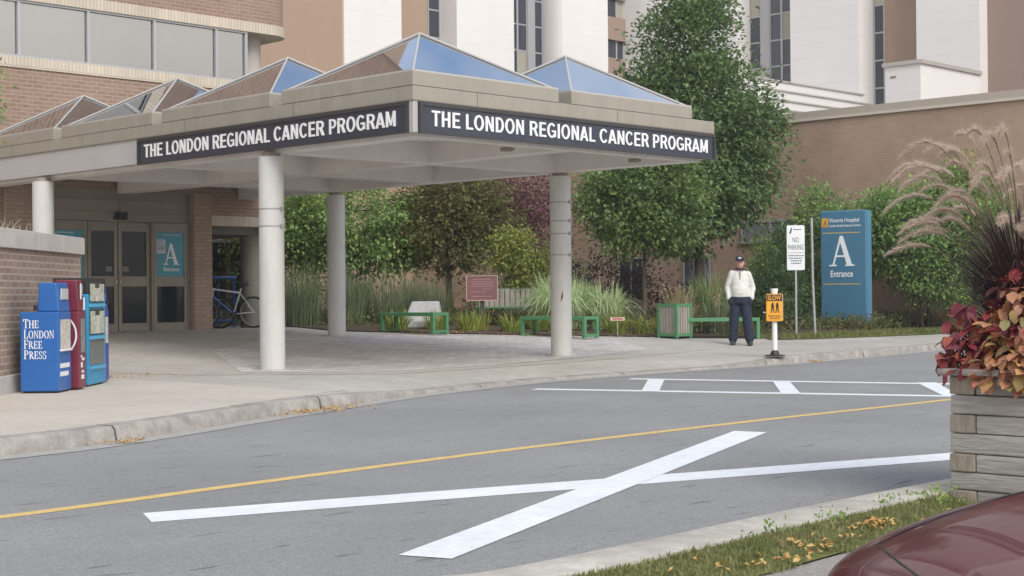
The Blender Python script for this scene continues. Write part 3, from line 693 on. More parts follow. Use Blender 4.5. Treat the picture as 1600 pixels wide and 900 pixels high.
sl_ = sign_panel(CV+.075, CV+6.24, 'left'); sr_ = sign_panel(CU+.075, U1-.005, 'right')
mb = serif_mb(TXT, .196, .010, font=SANS); mb.v = [(x*5.72/mb.width, y, z) for x, y, z in mb.v]; place(mb, CU+.27, CV-.036, ZB+.078); cpart(mb, 'sign_lettering', M_letter, sr_)
mb = serif_mb(TXT, .196, .010, font=SANS); mb.v = [(x*5.80/mb.width, y, z) for x, y, z in mb.v]; mb.xf(Matrix.Translation((CU-.036, CV+6.06, ZB+.078)) @ Matrix.Rotation(-math.pi/2, 4, 'Z')); cpart(mb, 'sign_lettering', M_letter, sl_)
q = MB(); q.box(CU-.012, CV-.012, ZB-.015, CU+.07, CV+.07, ZT-.013); cpart(q, 'corner_post', M_alum, bevel=.005)
# columns
def column(u_, v_, zb_, bands, base=True):
    q = MB(); q.tube([(u_, v_, zb_-.05), (u_, v_, 3.10)], .175, 32); c_ = cpart(q, 'column', M_colp, smooth=True)
    q = MB(); q.tube([(u_, v_, 3.10), (u_, v_, 3.158)], .13, 24); cpart(q, 'column_cap', M_bronzeP, c_, smooth=True)
    if base:
        q = MB()
        q.prism([(u_+math.cos(R(a+20))*.27, v_+math.sin(R(a+20))*.27) for a in range(0, 360, 30)], zb_-.05, zb_+.022); cpart(q, 'column_base', M_cap, c_)
    for z in bands:
        q = MB(); q.cyl(u_, v_, z, z+.018, .178, n=32)
        a = Vector((math.cos(YAW), math.sin(YAW)))*.15-Vector((.715, .7))*.10
        q.box(u_+a.x-.025, v_+a.y-.02, z-.012, u_+a.x+.025, v_+a.y+.02, z+.034)
        cpart(q, 'strap', mat('strap_grey_steel', (.34, .34, .34), .5, .3), c_)
    return c_
column(12.97, 17.36, .12, (2.36, 2.12)); column(18.75, 17.2, .115, (2.66, 2.35, 2.14, 1.79))
column(18.87, 23.2, .375, ()); column(12.86, 23.5, .38, ())
for u_, v_ in ((14.9, CV+.42), (17.6, CV+.42)):
    q = MB(); q.box(u_-.07, v_-.05, 3.10, u_+.07, v_+.05, 3.155); q.box(u_+.07, v_-.04, 3.12, u_+.12, v_+.04, 3.15); cpart(q, 'soffit_lamp', M_bronze)
# peeling patch on the right column
q = MB(); a = Vector((-.715, -.70)); 
pc = Vector((18.75, 17.2))+a*.178
q.add([(pc.x-.012, pc.y+.012, 1.02), (pc.x+.016, pc.y-.016, 1.09), (pc.x+.02, pc.y-.02, 1.22), (pc.x, pc.y, 1.13)], [(0, 1, 2, 3)])
cpart(q, 'rust_patch', mat('rust_patch_brown', (.16, .08, .05), .9))

# ------------------------------------------------------------------ far hospital tower (two wings) and the low brown wing
hosp = thing('hospital_tower', 'white clad hospital block with tall dark window strips behind the trees', 'building', (48, 45, .3))
HO = Vector((48, 45, .3))
def hpart(mb, name, mt, parent=hosp, **k):
    mb.v = [(x-HO.x, y-HO.y, z-HO.z) for x, y, z in mb.v]; return mb.build(name, mt, parent, **k)
ZH = 24.0
def hbox(a0, a1, d, name, mt, wing, z0=.3, z1=ZH):
    """wing 'a': along u at v=45, 'b': along v at u=54; d is how far it stands out"""
    q = MB()
    if wing == 'a': q.box(a0, 45-d, z0, a1, 49, z1)
    else: q.box(54-d, a0, z0, 58, a1, z1)
    return hpart(q, name, mt)
def hwin(a0, a1, d, wing, cols, rowh=1.1, zoff=.0, blinds=.18):
    """a strip of glass with a grid of mullions; cols = widths pattern [(kind, width)]"""
    q = MB(); zs = .4
    if wing == 'a': q.box(a0, 45-d, zs, a1, 49, ZH-.2)
    else: q.box(54-d, a0, zs, 58, a1, ZH-.2)
    w_ = hpart(q, 'window', M_tglass)
    q = MB(); bl = MB(); pier = MB(); a = a0; tot = sum(c[1] for c in cols); panes = []
    for kind, wd in cols:
        b_ = a+wd/tot*(a1-a0)
        if kind == 'p':
            if wing == 'a': pier.box(a, 45-d-.08, zs, b_, 45-d-.001, ZH-.2)
            else: pier.box(54-d-.08, a, zs, 54-d-.001, b_, ZH-.2)
        else: panes.append((a, b_))
        a = b_
    k = 0; z = zoff+.4
    while z < ZH-.3:
        for (a, b_) in panes:
            if wing == 'a': q.box(a, 45-d-.03, z, b_, 45-d-.001, z+.06)
            else: q.box(54-d-.03, a, z, 54-d-.001, b_, z+.06)
            if rng.random() < blinds:
                if wing == 'a': bl.box(a+.06, 45-d-.012, z+.06, b_-.06, 45-d-.002, z+rowh)
                else: bl.box(54-d-.012, a+.06, z+.06, 54-d-.002, b_-.06, z+rowh)
        z += rowh
    for (a, b_) in panes:
        if wing == 'a': q.box(a, 45-d-.035, zs, a+.05, 45-d-.001, ZH-.2); q.box(b_-.05, 45-d-.035, zs, b_, 45-d-.001, ZH-.2)
        else: q.box(54-d-.035, a, zs, 54-d-.001, a+.05, ZH-.2); q.box(54-d-.035, b_-.05, zs, 54-d-.001, b_, ZH-.2)
    hpart(q, 'window_frame', M_mull, w_)
    if bl.v: hpart(bl, 'blind', M_blindc, w_)
    if pier.v: hpart(pier, 'window_pier', M_mull, w_)
def hround(a0, a1, d0, d1, name, mt, wing):
    """curved return from depth d0 at a0 to depth d1 at a1"""
    pts = []
    for k in range(9):
        t = k/8; pts.append((a0+(a1-a0)*math.sin(t*math.pi/2), d0+(d1-d0)*(1-math.cos(t*math.pi/2))))
    if wing == 'a': P2 = [(a, 45-d) for a, d in pts]+[(a1, 49), (a0, 49)]
    else: P2 = [(54-d, a) for a, d in pts]+[(58, a1), (58, a0)]
    q = MB(); q.prism(P2, .3, ZH); hpart(q, name, mt, smooth=True)
hbox(20, 36.25, .9, 'tan_wall', M_tan, 'a')
hbox(36.25, 39.08, 1.0, 'white_wall', M_wpanel, 'a')
hbox(39.08, 41.35, .0, 'tan_wall', M_tan, 'a')
hwin(41.35, 42.0, .0, 'a', [('g', 1)])
hbox(42.0, 45.25, 1.0, 'white_wall', M_wpanel, 'a')
hwin(45.25, 47.9, .1, 'a', [('g', 1.1), ('g', .8), ('g', 1.0), ('p', .75), ('g', .9)])
hround(48.3, 47.95, .9, .15, 'curved_wall', M_wshade, 'a')
hbox(48.3, 51.27, .9, 'white_wall', M_wpanel, 'a')
# corner bay with spandrels, partly behind the tall tree
hwin(51.27, 54, .2, 'a', [('g', 1), ('g', 1), ('g', 1), ('g', 1)], rowh=1.6)
sp_ = MB()
for k in range(11): z = 7.0+1.83*k; sp_.box(51.28, 44.62, z, 53.9, 44.76, z+1.02)
hpart(sp_, 'brown_spandrel', M_taupe)
hbox(38.62, 45, .9, 'white_wall', M_wpanel, 'b')
hround(38.62, 38.38, .9, .15, 'curved_wall', M_wshade, 'b')
hwin(36.0, 38.4, .1, 'b', [('p', .3), ('g', 1), ('g', 1), ('p', .75), ('g', 1)], zoff=.3)
hbox(32.66, 35.82, .9, 'white_wall', M_wpanel, 'b')
hround(32.66, 32.42, .9, .15, 'curved_wall', M_wshade, 'b')
hwin(31.91, 32.4, .1, 'b', [('g', 1)])
hround(30.2, 31.91, -.5, .12, 'brown_curved_wall', M_tan, 'b')
hbox(27.45, 30.07, .9, 'white_wall', M_wpanel, 'b')
hbox(5, 27.45, .3, 'brown_wall', M_taupe, 'b')
# white plant room box and stepped white roof behind the low wall
pen = thing('rooftop_plant_room', 'white box shaped plant room above the brown brick wall', 'building', (47.5, 26.5, .3))
q = MB(); q.box(-.72, -.15, 0, 3.5, 1.2+.0, 8.55); q.build('wall', panelmat('white_plaster', (.78, .76, .745), .98), pen)
q = MB(); q.box(-.80, -.23, 8.55, 3.5, 1.28, 8.68); q.build('roof_edge', M_alum, pen)
q = MB(); q.box(-.735, .78, 8.15, -.72, 1.0, 8.22); q.build('vent', M_bronze, pen)
# stepped roof
sr = thing('stepped_roof_block', 'low white stepped roof rising beside the tall tree above the brown wall', 'building', (44, 32, .3))
for k in range(4):
    q = MB(); q.box(-3+.75*k, -.5+.35*k, 0 if k == 0 else 7.0+.42*k, 9.5, 6, 7.42+.42*k-.06); q.build('roof_step', mat('white_roofing', (.70, .69, .68), .6), sr)
    q = MB(); q.box(-3.06+.75*k, -.56+.35*k, 7.42+.42*k-.058, 9.5, 6, 7.42+.42*k-.004); q.build('roof_edge', M_alum, sr)
UR = 36.0
low = thing('low_brick_wing', 'long low brown brick wing with pale coping behind the shrubs', 'building', (UR, 24, .3))
LO = Vector((UR, 24, .3))
def lpart(mb, name, mt, parent=low, **k):
    mb.v = [(x-LO.x, y-LO.y, z-LO.z) for x, y, z in mb.v]; return mb.build(name, mt, parent, **k)
q = MB(); q.box(UR, 0, .2, UR+5, 40, 5.93); q.box(20.2, 40, .2, UR+5, 44, 5.93); lpart(q, 'wall', M_brickR)
q = MB(); q.box(UR-.05, 0, 5.935, UR+5, 39.95, 6.12); q.box(20.2, 39.95, 5.935, UR+5, 44, 6.12); lpart(q, 'coping', mat('pale_coping', (.47, .40, .33), .8))
q = MB(); q.box(UR-.06, 0, 5.86, UR-.001, 39.9, 5.933); lpart(q, 'coping_flashing', mat('coping_flashing_pale', (.62, .55, .47), .7))
def wwin(v0, v1, z0, z1, split=None, glass=M_tglass, front='u', trim=True):
    q = MB(); f = MB()
    if front == 'u':
        q.box(UR-.02, v0, z0, UR+.1, v1, z1); x0 = UR-.05
        for a, b_ in ((v0, v0+.05), (v1-.05, v1), ((v0+v1)/2-.025, (v0+v1)/2+.025)): f.box(x0, a, z0, UR-.021, b_, z1)
        f.box(x0-.03, v0-.05, z0-.08, UR, v1+.05, z0-.001); f.box(x0, v0-.03, z1+.001, UR, v1+.03, z1+.06)
    else:
        q.box(v0, 40-.02, z0, v1, 40.1, z1)
        for a, b_ in ((v0, v0+.05), (v1-.05, v1), ((v0+v1)/2-.025, (v0+v1)/2+.025)): f.box(a, 39.95, z0, b_, 39.979, z1)
        f.box(v0-.05, 39.92, z0-.08, v1+.05, 40, z0-.001)
    w_ = lpart(q, 'window', glass); lpart(f, 'window_frame', M_mull, w_)
wwin(24.0, 26.0, 2.62, 3.12, glass=mat('grey_louvre', (.22, .22, .23), .6))
wwin(27.1, 28.1, 1.0, 2.2); wwin(29.6, 30.6, 1.0, 2.2); wwin(24.6, 25.6, .9, 2.0)
wwin(18.2, 19.1, 1.15, 2.25, glass=mat('pale_window_blind', (.50, .55, .52), .6))
wwin(18.2, 19.4, 2.45, 3.1, glass=mat('dark_louvre', (.10, .10, .11), .6))
wwin(28.5, 30, 1.0, 2.2, front='v'); wwin(24, 25.5, 1.0, 2.2, front='v')
# little timber shelter beside the far corner
sh = thing('garden_shelter', 'small dark timber shelter with pale roof edge at far end of the garden', 'shelter', (22.4, 31.3, .49), YAW)
q = MB(); q.box(-1.1, -.6, 2.0, .62, .6, 2.06); q.build('roof', mat('pale_roof_sheet', (.55, .55, .54), .6), sh)
for x in (-.9, -.2, .5):
    q = MB(); q.box(x-.05, -.5, 0, x+.05, -.4, 2.0); q.build('post', mat('shelter_post_brown', (.17, .12, .085), .8), sh)
q = MB(); q.box(-1.0, .5, 0, .55, .56, 2.0); q.build('back_wall', mat('shelter_dark_wood', (.05, .045, .04), .8), sh)

# ------------------------------------------------------------------ planter wall at left (runs along the line of sight)
px_, py_ = c2w(-5.5, 12.0)
pw = thing('brick_planter_wall', 'brown brick planter wall with pale concrete coping beside the newspaper boxes', 'wall', (px_, py_, .12), YAW)
q = MB(); q.box(-3.2, 0, .2, 0, 7.6, 1.585); q.build('brickwork', M_brickW, pw)
q = MB(); q.box(-3.25, -.05, -.05, .035, 7.63, .2); q.build('concrete_footing', M_cap, pw, bevel=.01)
cp = MB()
for k in range(8): cp.box(-.32, -.04+.96*k, 1.586, .045, -.04+.96*k+.95, 1.80)
cp.box(-3.25, 7.3, 1.587, -.325, 7.645, 1.80)
cp.build('coping', M_cap, pw, bevel=.008)
q = MB(); q.box(-3.2, 0, 1.58, -.33, 7.29, 1.68); q.build('soil', M_soil, pw)
tw = MB(); r0 = random.Random(3)
for _ in range(46):
    x = r0.uniform(-.80, -.36); y = r0.uniform(5.2, 7.1); p = Vector((x, y, 1.70)); d = Vector((r0.uniform(-.5, .5), r0.uniform(-.5, .5), 1)).normalized()
    pts = [p]
    for k in range(4): d = (d+Vector((r0.uniform(-.4, .4), r0.uniform(-.4, .4), r0.uniform(-.35, .15)))).normalized(); pts.append(pts[-1]+d*r0.uniform(.05, .10))
    tw.tube(pts, [.006, .005, .004, .003, .002], 5)
wx, wy = px_, py_
tws = tw.build('dried_plant', mat('dried_stalk', (.42, .36, .28), .9), None, loc=(px_, py_, .12), rz=YAW)
tag(tws, 'pale dried stalks standing in top of the brick planter wall', 'plant')

# ------------------------------------------------------------------ newspaper boxes
def boxmat(n_, c): return mat(n_, c, .35, var=.05, vscale=4, var2=.05, v2scale=20)
M_nb, M_nr, M_nc, M_np = boxmat('newsbox_blue', (.022, .125, .40)), boxmat('newsbox_red', (.17, .025, .045)), boxmat('newsbox_cyan', (.02, .27, .50)), boxmat('newsbox_violet', (.055, .06, .33))
M_paper = mat('newspaper', (.52, .48, .42), .8, var=.35, vscale=22); M_wtrim = mat('white_vinyl', (.78, .78, .78), .5)
M_win = mat('newsbox_window', (.05, .05, .055), .15)
def newsbox(label, Y0, Y1, xf, depth, hbody, htop, mt, headd, name='newspaper_box'):
    bx, by = c2w(xf, Y0); t = thing(name, label, 'newspaper box', (bx, by, .12), YAW, 'newspaper boxes against the brick planter wall')
    wd = Y1-Y0
    q = MB(); q.prism([(-depth, 0), (0, .0), (0, wd), (-depth, wd)], .02, hbody); q.build('body', mt, t, bevel=.012)
    if htop:
        q = MB(); q.add([(-headd, .03, hbody), (-.0, .03, hbody), (-.0, wd-.03, hbody), (-headd, wd-.03, hbody), (-headd+.02, .03, htop), (-.03, .03, htop), (-.03, wd-.03, htop), (-headd+.02, wd-.03, htop)],
              [(0, 1, 5, 4), (1, 2, 6, 5), (2, 3, 7, 6), (3, 0, 4, 7), (4, 5, 6, 7), (3, 2, 1, 0)]); q.build('coin_head', mt, t, bevel=.015)
    q = MB(); q.box(-depth+.03, .03, 0, -.03, wd-.03, .02); q.build('foot', M_black, t)
    return t, wd
b1, wd = newsbox('blue newspaper box with white serif lettering on its side, nearest of the row', 16.72, 17.20, -4.94, .42, .885, 1.205, M_nb, .24)
q = MB(); q.box(.001, .07, .48, .012, wd-.07, .80); q.build('window', M_paper, b1)
q = MB(); q.box(.001, .05, .455, .03, wd-.05, .478); q.build('door_handle', M_wtrim, b1)
q = MB(); q.box(.001, .05, .27, .004, wd-.08, .32); q.box(.001, .05, .18, .004, wd-.12, .23); q.build('white_sticker', M_wtrim, b1)
q = MB(); q.box(-.012, .12, 1.02, .006, wd-.12, 1.14); q.build('coin_plate', mat('coin_plate_steel', (.6, .6, .62), .4, .3), b1)
q = MB(); q.box(-.27, -.015, .90, -.23, .02, .96); q.build('hasp', M_black, b1, bevel=.004)
zt = .815
for i, wrd in enumerate(('THE', 'LONDON', 'FREE', 'PRESS')):
    H = .098; mb = serif_mb(wrd, H, .003, .86, .60)
    tw_ = (.175, .335, .205, .25)[i]; k = tw_/mb.width
    mb.v = [(x*k, y, z) for x, y, z in mb.v]; place(mb, -.415+.01*(1 if i == 0 else 1.6)+.02, -.001, zt-.105)
    mb.build('side_lettering', M_letter, b1); zt -= .112
b2, wd = newsbox('dark red newspaper box standing between the blue box and the cyan one', 17.26, 17.54, -4.87, .42, .885, 1.24, M_nr, .30)
q = MB(); q.box(.001, .07, .42, .012, wd-.08, .80); q.build('window', mat('scratched_window', (.22, .22, .23), .3, var=.4, vscale=18), b2)
arc = MB()
for k in range(14):
    a0, a1 = R(-55+110*k/14), R(-55+110*(k+1)/14)
    P2 = [(-.20+math.cos(a0)*.18, .62+math.sin(a0)*.22), (-.20+math.cos(a1)*.18, .62+math.sin(a1)*.22), (-.20+math.cos(a1)*.160, .62+math.sin(a1)*.205), (-.20+math.cos(a0)*.160, .62+math.sin(a0)*.205)]
    arc.add([(x, -.003, z) for x, z in P2], [(0, 1, 2, 3)])
arc.build('white_arc', M_wtrim, b2)
q = MB()
for z0, z1, a, b_ in ((.12, .17, .08, .19), (.19, .22, .10, .18), (.25, .31, .07, .13), (.33, .36, .11, .20), (.361, .39, .07, .11)): q.box(.001, a, z0, .004, b_, z1)
q.box(.001, .05, 1.02, .004, .10, 1.2); q.box(.001, .17, .90, .004, .24, 1.04); q.build('white_sticker', M_wtrim, b2)
q = MB(); q.box(-.012, .14, 1.06, .006, wd-.14, 1.18); q.build('coin_plate', mat('coin_plate_steel', (.6, .6, .62), .4, .3), b2)
b3, wd = newsbox('bright cyan double newspaper rack with black top and three windows of papers', 17.84, 18.62, -4.93, .40, 1.08, 0, M_nc, .3)
q = MB(); q.prism([(-.40, 0), (.0, 0), (.0, wd), (-.40, wd)], 1.081, 1.27); q.build('black_top', M_black, b3, bevel=.012)
for k, (z0, z1) in enumerate(((.98, 1.22), (.60, .90), (.25, .55))):
    q = MB(); q.box(.001, .07, z0, .006, wd-.09, z1); q.build('window', M_win if k < 2 else mat('empty_window', (.16, .17, .17), .2), b3)
    if k < 2:
        for a in range(3):
            p = MB(); p.box(.007, .09+.20*a, z0+.015, .014, .09+.20*a+.18, z1-.02-.05*(a % 2)); p.build('newspaper', mat('newspaper_green', (.40, .43, .34), .8, var=.45, vscale=18) if a != 1 else M_paper, b3)
    q = MB(); q.box(.001, .06, z0-.05, .03, wd-.1, z0-.015); q.build('window_ledge', mat('cyan_light', (.09, .40, .62), .4), b3)
b4, wd = newsbox('narrow violet blue newspaper box at far end of the row', 18.68, 18.98, -4.985, .42, .885, 1.24, M_np, .30)
q = MB(); q.box(.001, .08, .48, .012, wd-.08, .80); q.build('window', M_paper, b4)
q = MB(); q.tube([(.02, .1, .98), (.035, .12, .98)], .02, 8); q.build('coin_knob', M_black, b4)

# ------------------------------------------------------------------ vegetation builders
def leaf(mb, p, d, up, s_, asp=.55, fold=.15):
    d = d.normalized(); sd_ = d.cross(up)
    if sd_.length < 1e-3: sd_ = d.orthogonal()
    sd_.normalize(); nn = sd_.cross(d)
    a = p; b = p+d*s_*.5+sd_*s_*asp*.5+nn*s_*fold; c = p+d*s_; e = p+d*s_*.5-sd_*s_*asp*.5+nn*s_*fold
    o = len(mb.v); mb.v += [tuple(a), tuple(b), tuple(c), tuple(e)]; mb.f.append((o, o+1, o+2, o+3))
def rvec(r_): 
    while True:
        v = Vector((r_.uniform(-1, 1), r_.uniform(-1, 1), r_.uniform(-1, 1)))
        if .05 < v.length < 1: return v
M_bark = mat('bark', (.085, .065, .05), .95, var=.3, vscale=14, bump=.6, bscale=40, stretch=(1, 1, .3))
def tree(name, label, base, blobs, nclump, nleaf, lsize, lm, trunk_h, trunk_r, seed, cat='tree', droop=.25, group=None, clr=.2, stems=1, shell=.55):
    """blobs: (dx, dy, z, rx, ry, rz) lobes of the crown, heights above the base"""
    r_ = random.Random(seed); t = thing(name, label, cat, base, 0, group)
    br = MB(); lv = MB(); vol = [b[3]*b[4]*b[5] for b in blobs]
    cents = []
    for _ in range(nclump):
        b = r_.choices(blobs, [v**.75 for v in vol])[0]
        q = rvec(r_).normalized()*(shell+(1-shell)*r_.random()**.6)*r_.uniform(.88, 1.06)
        if r_.random() < .15: q *= .6
        cents.append((Vector((b[0]+q.x*b[3], b[1]+q.y*b[4], b[2]+q.z*b[5])), Vector((b[0], b[1], b[2]))))
    tops = [Vector((r_.uniform(-.05, .05), r_.uniform(-.05, .05), 0))] if stems == 1 else [Vector((r_.uniform(-.25, .25), r_.uniform(-.25, .25), 0)) for _ in range(stems)]
    zmax = max(b[2]+b[5]*.5 for b in blobs); spine = []
    for s0 in tops:
        pts = []; p = s0.copy(); lean = Vector((r_.uniform(-.08, .08), r_.uniform(-.08, .08), 0))*(1 if stems == 1 else 3)
        for k in range(7):
            f = k/6; pts.append(Vector((s0.x, s0.y, 0))+lean*f*f*3+Vector((r_.uniform(-.03, .03), r_.uniform(-.03, .03), zmax*f)))
        rr = [trunk_r*(1-.85*k/6)/(1 if stems == 1 else 1.6) for k in range(7)]; rr[0] *= 1.25
        br.tube(pts, rr, 9); spine += [(pt, rr[k]) for k, pt in enumerate(pts) if pt.z >= trunk_h*.9]
    if not spine: spine = [(pts[-1], rr[-1])]
    for c, bc_ in r_.sample(cents, min(len(cents), 46)):
        s0, r0 = min(spine, key=lambda q: (q[0]-c).length+max(0, q[0].z-c.z)*1.5)
        mid = s0.lerp(c, .5)+Vector((r_.uniform(-.1, .1), r_.uniform(-.1, .1), r_.uniform(0, .18)))
        br.tube([s0, s0.lerp(mid, .5)+Vector((0, 0, .05)), mid, c], [max(.012, r0*.55), max(.010, r0*.4), .010, .004], 5)
    br.build('trunk', M_bark, t, smooth=True)
    for c, bc_ in cents:
        out = (c-bc_).normalized() if (c-bc_).length > .01 else Vector((0, 0, 1))
        cr_ = clr*r_.uniform(.65, 1.35)
        for _ in range(int(nleaf*r_.uniform(.6, 1.4))):
            q = c+Vector((r_.gauss(0, cr_), r_.gauss(0, cr_), r_.gauss(0, cr_*.75)))
            d = (out*.7+rvec(r_)*.9+Vector((0, 0, -droop)))
            leaf(lv, q, d, (Vector((0, 0, 1))+rvec(r_)*.7), lsize*r_.uniform(.65, 1.3), .6, r_.uniform(-.05, .2))
    lv.build('crown', lm, t); return t
def grass_clump(name, label, base, n_, h, spread, wdt, lm, seed, cat='ornamental grass', group=None, plumes=0, pm=None, arch=1.0, rad=.25, seg=6, drop=.52):
    r_ = random.Random(seed); t = thing(name, label, cat, base, 0, group); mb = MB()
    for _ in range(n_):
        a = r_.uniform(0, 6.283); rr = rad*math.sqrt(r_.random()); p = Vector((math.cos(a)*rr, math.sin(a)*rr, 0))
        az = a+r_.gauss(0, .8); H = h*r_.uniform(.6, 1.12); out = spread*r_.uniform(.15, 1.0)*arch; sd_ = Vector((-math.sin(az), math.cos(az), 0))
        prev = None; w0 = wdt*r_.uniform(.7, 1.3); o = len(mb.v)
        for k in range(seg+1):
            f = k/seg; q = p+Vector((math.cos(az)*out*f**1.6, math.sin(az)*out*f**1.6, H*(f*1.18-drop*(out/spread)*f**3.2*arch)))
            wv = w0*(1-f**2)*.5+.001
            mb.v += [tuple(q+sd_*wv), tuple(q-sd_*wv)]
        for k in range(seg): mb.f.append((o+2*k, o+2*k+1, o+2*k+3, o+2*k+2))
    mb.build('blades', lm, t)
    if plumes:
        pl = MB()
        for _ in range(plumes):
            az = r_.uniform(0, 6.283); out = spread*r_.uniform(.1, .7); H = h*r_.uniform(1.0, 1.25)
            tip = Vector((math.cos(az)*out, math.sin(az)*out, H)); d = Vector((math.cos(az)*.4, math.sin(az)*.4, 1)).normalized()
            pl.tube([Vector((0, 0, .1)), tip*.6+Vector((0, 0, .1)), tip], .004, 4)
            for _ in range(14):
                leaf(pl, tip-d*r_.uniform(0, .2), d+rvec(r_)*.5, rvec(r_), .09, .15)
        pl.build('plumes', pm, t)
    return t

G1, G2, G3 = (.030, .060, .016), (.055, .10, .026), (.10, .16, .045)
M_pear = leafmat('pear_leaf', [(0.077, 0.138, 0.055), (0.125, 0.210, 0.077), (0.184, 0.275, 0.103), (0.270, 0.343, 0.138)], pscale=1.4)
M_pear2 = leafmat('pear_leaf_light', [(0.089, 0.152, 0.054), (0.147, 0.231, 0.079), (0.222, 0.312, 0.107), (0.305, 0.388, 0.132)], pscale=1.6)
M_bronzeLeaf = leafmat('turning_leaf', [(.10, .135, .045), (.15, .185, .06), (.20, .20, .07), (.215, .165, .07), (.18, .23, .075)], pscale=1.0)
M_green = leafmat('hedge_leaf', [(0.103, 0.197, 0.066), (0.197, 0.319, 0.101), (0.312, 0.443, 0.138), (0.461, 0.536, 0.165)], pscale=1.3)
M_yellowg = leafmat('yellow_green_leaf', [(0.156, 0.228, 0.054), (0.288, 0.348, 0.084), (0.408, 0.408, 0.102), (0.252, 0.312, 0.072)], pscale=2)
M_purple = leafmat('purple_leaf', [(0.118, 0.047, 0.066), (0.218, 0.086, 0.113), (0.312, 0.125, 0.156), (0.187, 0.078, 0.086)], pscale=1.5)
M_yew = leafmat('yew_needle', [(0.055, 0.102, 0.043), (0.089, 0.155, 0.060), (0.140, 0.200, 0.081)], pscale=2)
M_silver = leafmat('silver_grass_blade', [(0.301, 0.417, 0.198), (0.488, 0.603, 0.325), (0.697, 0.790, 0.488), (0.882, 0.928, 0.627)], pscale=2)
M_wisp = leafmat('wispy_grass_blade', [(0.130, 0.176, 0.085), (0.195, 0.240, 0.130), (0.273, 0.293, 0.189)], pscale=2)
M_tang = leafmat('tan_grass_blade', [(0.343, 0.265, 0.156), (0.499, 0.390, 0.250), (0.250, 0.281, 0.125)], pscale=2)
M_lily = leafmat('daylily_blade', [(0.144, 0.216, 0.043), (0.259, 0.331, 0.065), (0.389, 0.418, 0.101), (0.475, 0.389, 0.130)], pscale=2)

def g3(u_, v_): return (u_, v_, gz(v_)+.01)
tree('pear_tree', 'tall dark green pear tree rising above the canopy sign end', g3(31.2, 23.9),
     [(-.1, .1, 3.6, 1.8, 1.8, 1.6), (.1, -.05, 5.2, 1.75, 1.75, 1.7), (-.2, .2, 6.9, 1.3, 1.3, 1.5), (.0, .0, 8.3, .75, .75, 1.2), (.75, -.75, 3.7, 1.05, 1.05, 1.1), (-.4, .4, 3.0, 1.5, 1.5, 1.3), (.95, -.95, 4.9, .9, .9, 1.0), (-.9, .9, 5.6, .9, .9, 1.1)],
     1050, 46, .135, M_pear, 1.8, .13, 11, clr=.25)
tree('pear_tree', 'smaller round green pear tree on thin trunk left of the litter bin', g3(26.9, 22.2),
     [(0, 0, 2.75, 1.3, 1.3, 1.05), (.15, -.15, 3.6, 1.05, 1.05, .95), (.55, -.6, 2.6, .8, .8, .75), (-.55, .5, 2.95, .8, .8, .8)],
     460, 46, .115, M_pear2, 1.6, .06, 12, clr=.19)
tree('maple_tree', 'broad tree with bronze and yellowing leaves behind the maroon plaque', g3(25.75, 27.3),
     [(0, 0, 2.3, 1.6, 1.6, 1.1), (.1, 0, 3.1, 1.35, 1.35, .9), (.7, -.6, 2.4, .9, .9, .85), (-.7, .7, 2.1, .9, .9, .8)],
     430, 42, .105, M_bronzeLeaf, 1.1, .10, 13, clr=.19)
tree('maple_tree', 'fresh green low branched tree behind the rear canopy column', g3(23.6, 28.6),
     [(0, 0, 2.5, 1.6, 1.6, 1.2), (.6, -.5, 1.8, 1.0, 1.0, .7), (-.8, .7, 2.2, 1.0, 1.0, .9), (-1.6, 1.5, 2.4, 1.0, 1.0, .9)],
     420, 42, .11, M_green, 1.1, .08, 14, clr=.2)
tree('maple_tree', 'dull brown green tree seen past the brick building corner', g3(24.3, 34.5),
     [(0, 0, 3.1, 1.7, 1.7, 1.4), (1.4, -1.2, 2.6, 1.4, 1.4, 1.2)], 300, 38, .125, M_bronzeLeaf, 1.2, .09, 15, clr=.24)
tree('smoke_tree', 'purple leaved tree behind the right canopy column', g3(30.6, 29.9),
     [(0, 0, 3.5, 1.5, 1.5, 1.1), (.3, -.3, 2.2, 1.1, 1.1, 1.1), (-.9, .9, 3.4, 1.0, 1.0, .9)], 270, 38, .10, M_purple, 1.0, .06, 16, clr=.19)
tree('shrub', 'yellow green shrub in front of the purple leaved tree', g3(25.7, 24.8),
     [(0, 0, 1.65, .72, .72, .5), (.2, -.2, 1.15, .65, .65, .5), (-.25, .25, 1.95, .4, .4, .35)], 170, 32, .085, M_yellowg, .5, .03, 17, cat='shrub', clr=.12, stems=3)
tree('shrub', 'large multi stemmed green shrub with yellow tips right of the blue entrance sign', g3(34.3, 19.4),
     [(0, 0, 2.3, 1.15, 1.3, 1.3), (.5, -.9, 3.1, .9, .95, 1.0), (-.3, .9, 2.5, .8, .9, 1.0), (.3, -1.6, 2.2, .75, .9, 1.1), (-.1, 1.7, 2.1, .7, .8, .9), (0, -.6, 1.4, .9, 1.2, .8)], 860, 40, .105, M_green, .9, .05, 18, cat='shrub', clr=.19, stems=6)
tree('shrub', 'bright yellow green sprig topping the big shrub against the brown wall', g3(35.0, 18.6),
     [(0, 0, 3.75, .6, .6, .5), (-.3, .9, 3.3, .5, .5, .4)], 70, 28, .09, M_yellowg, 2.5, .02, 19, cat='shrub', clr=.14)
tree('shrub', 'bushy green shrub behind the no parking sign', g3(33.3, 22.1),
     [(0, 0, 1.6, .9, .9, 1.2), (.3, -.3, 2.7, .8, .8, .8), (-.1, .1, .8, 1.0, 1.0, .7), (-.6, .7, 1.5, .6, .6, .8)], 400, 36, .10, M_green, .4, .04, 20, cat='shrub', clr=.18, stems=4)
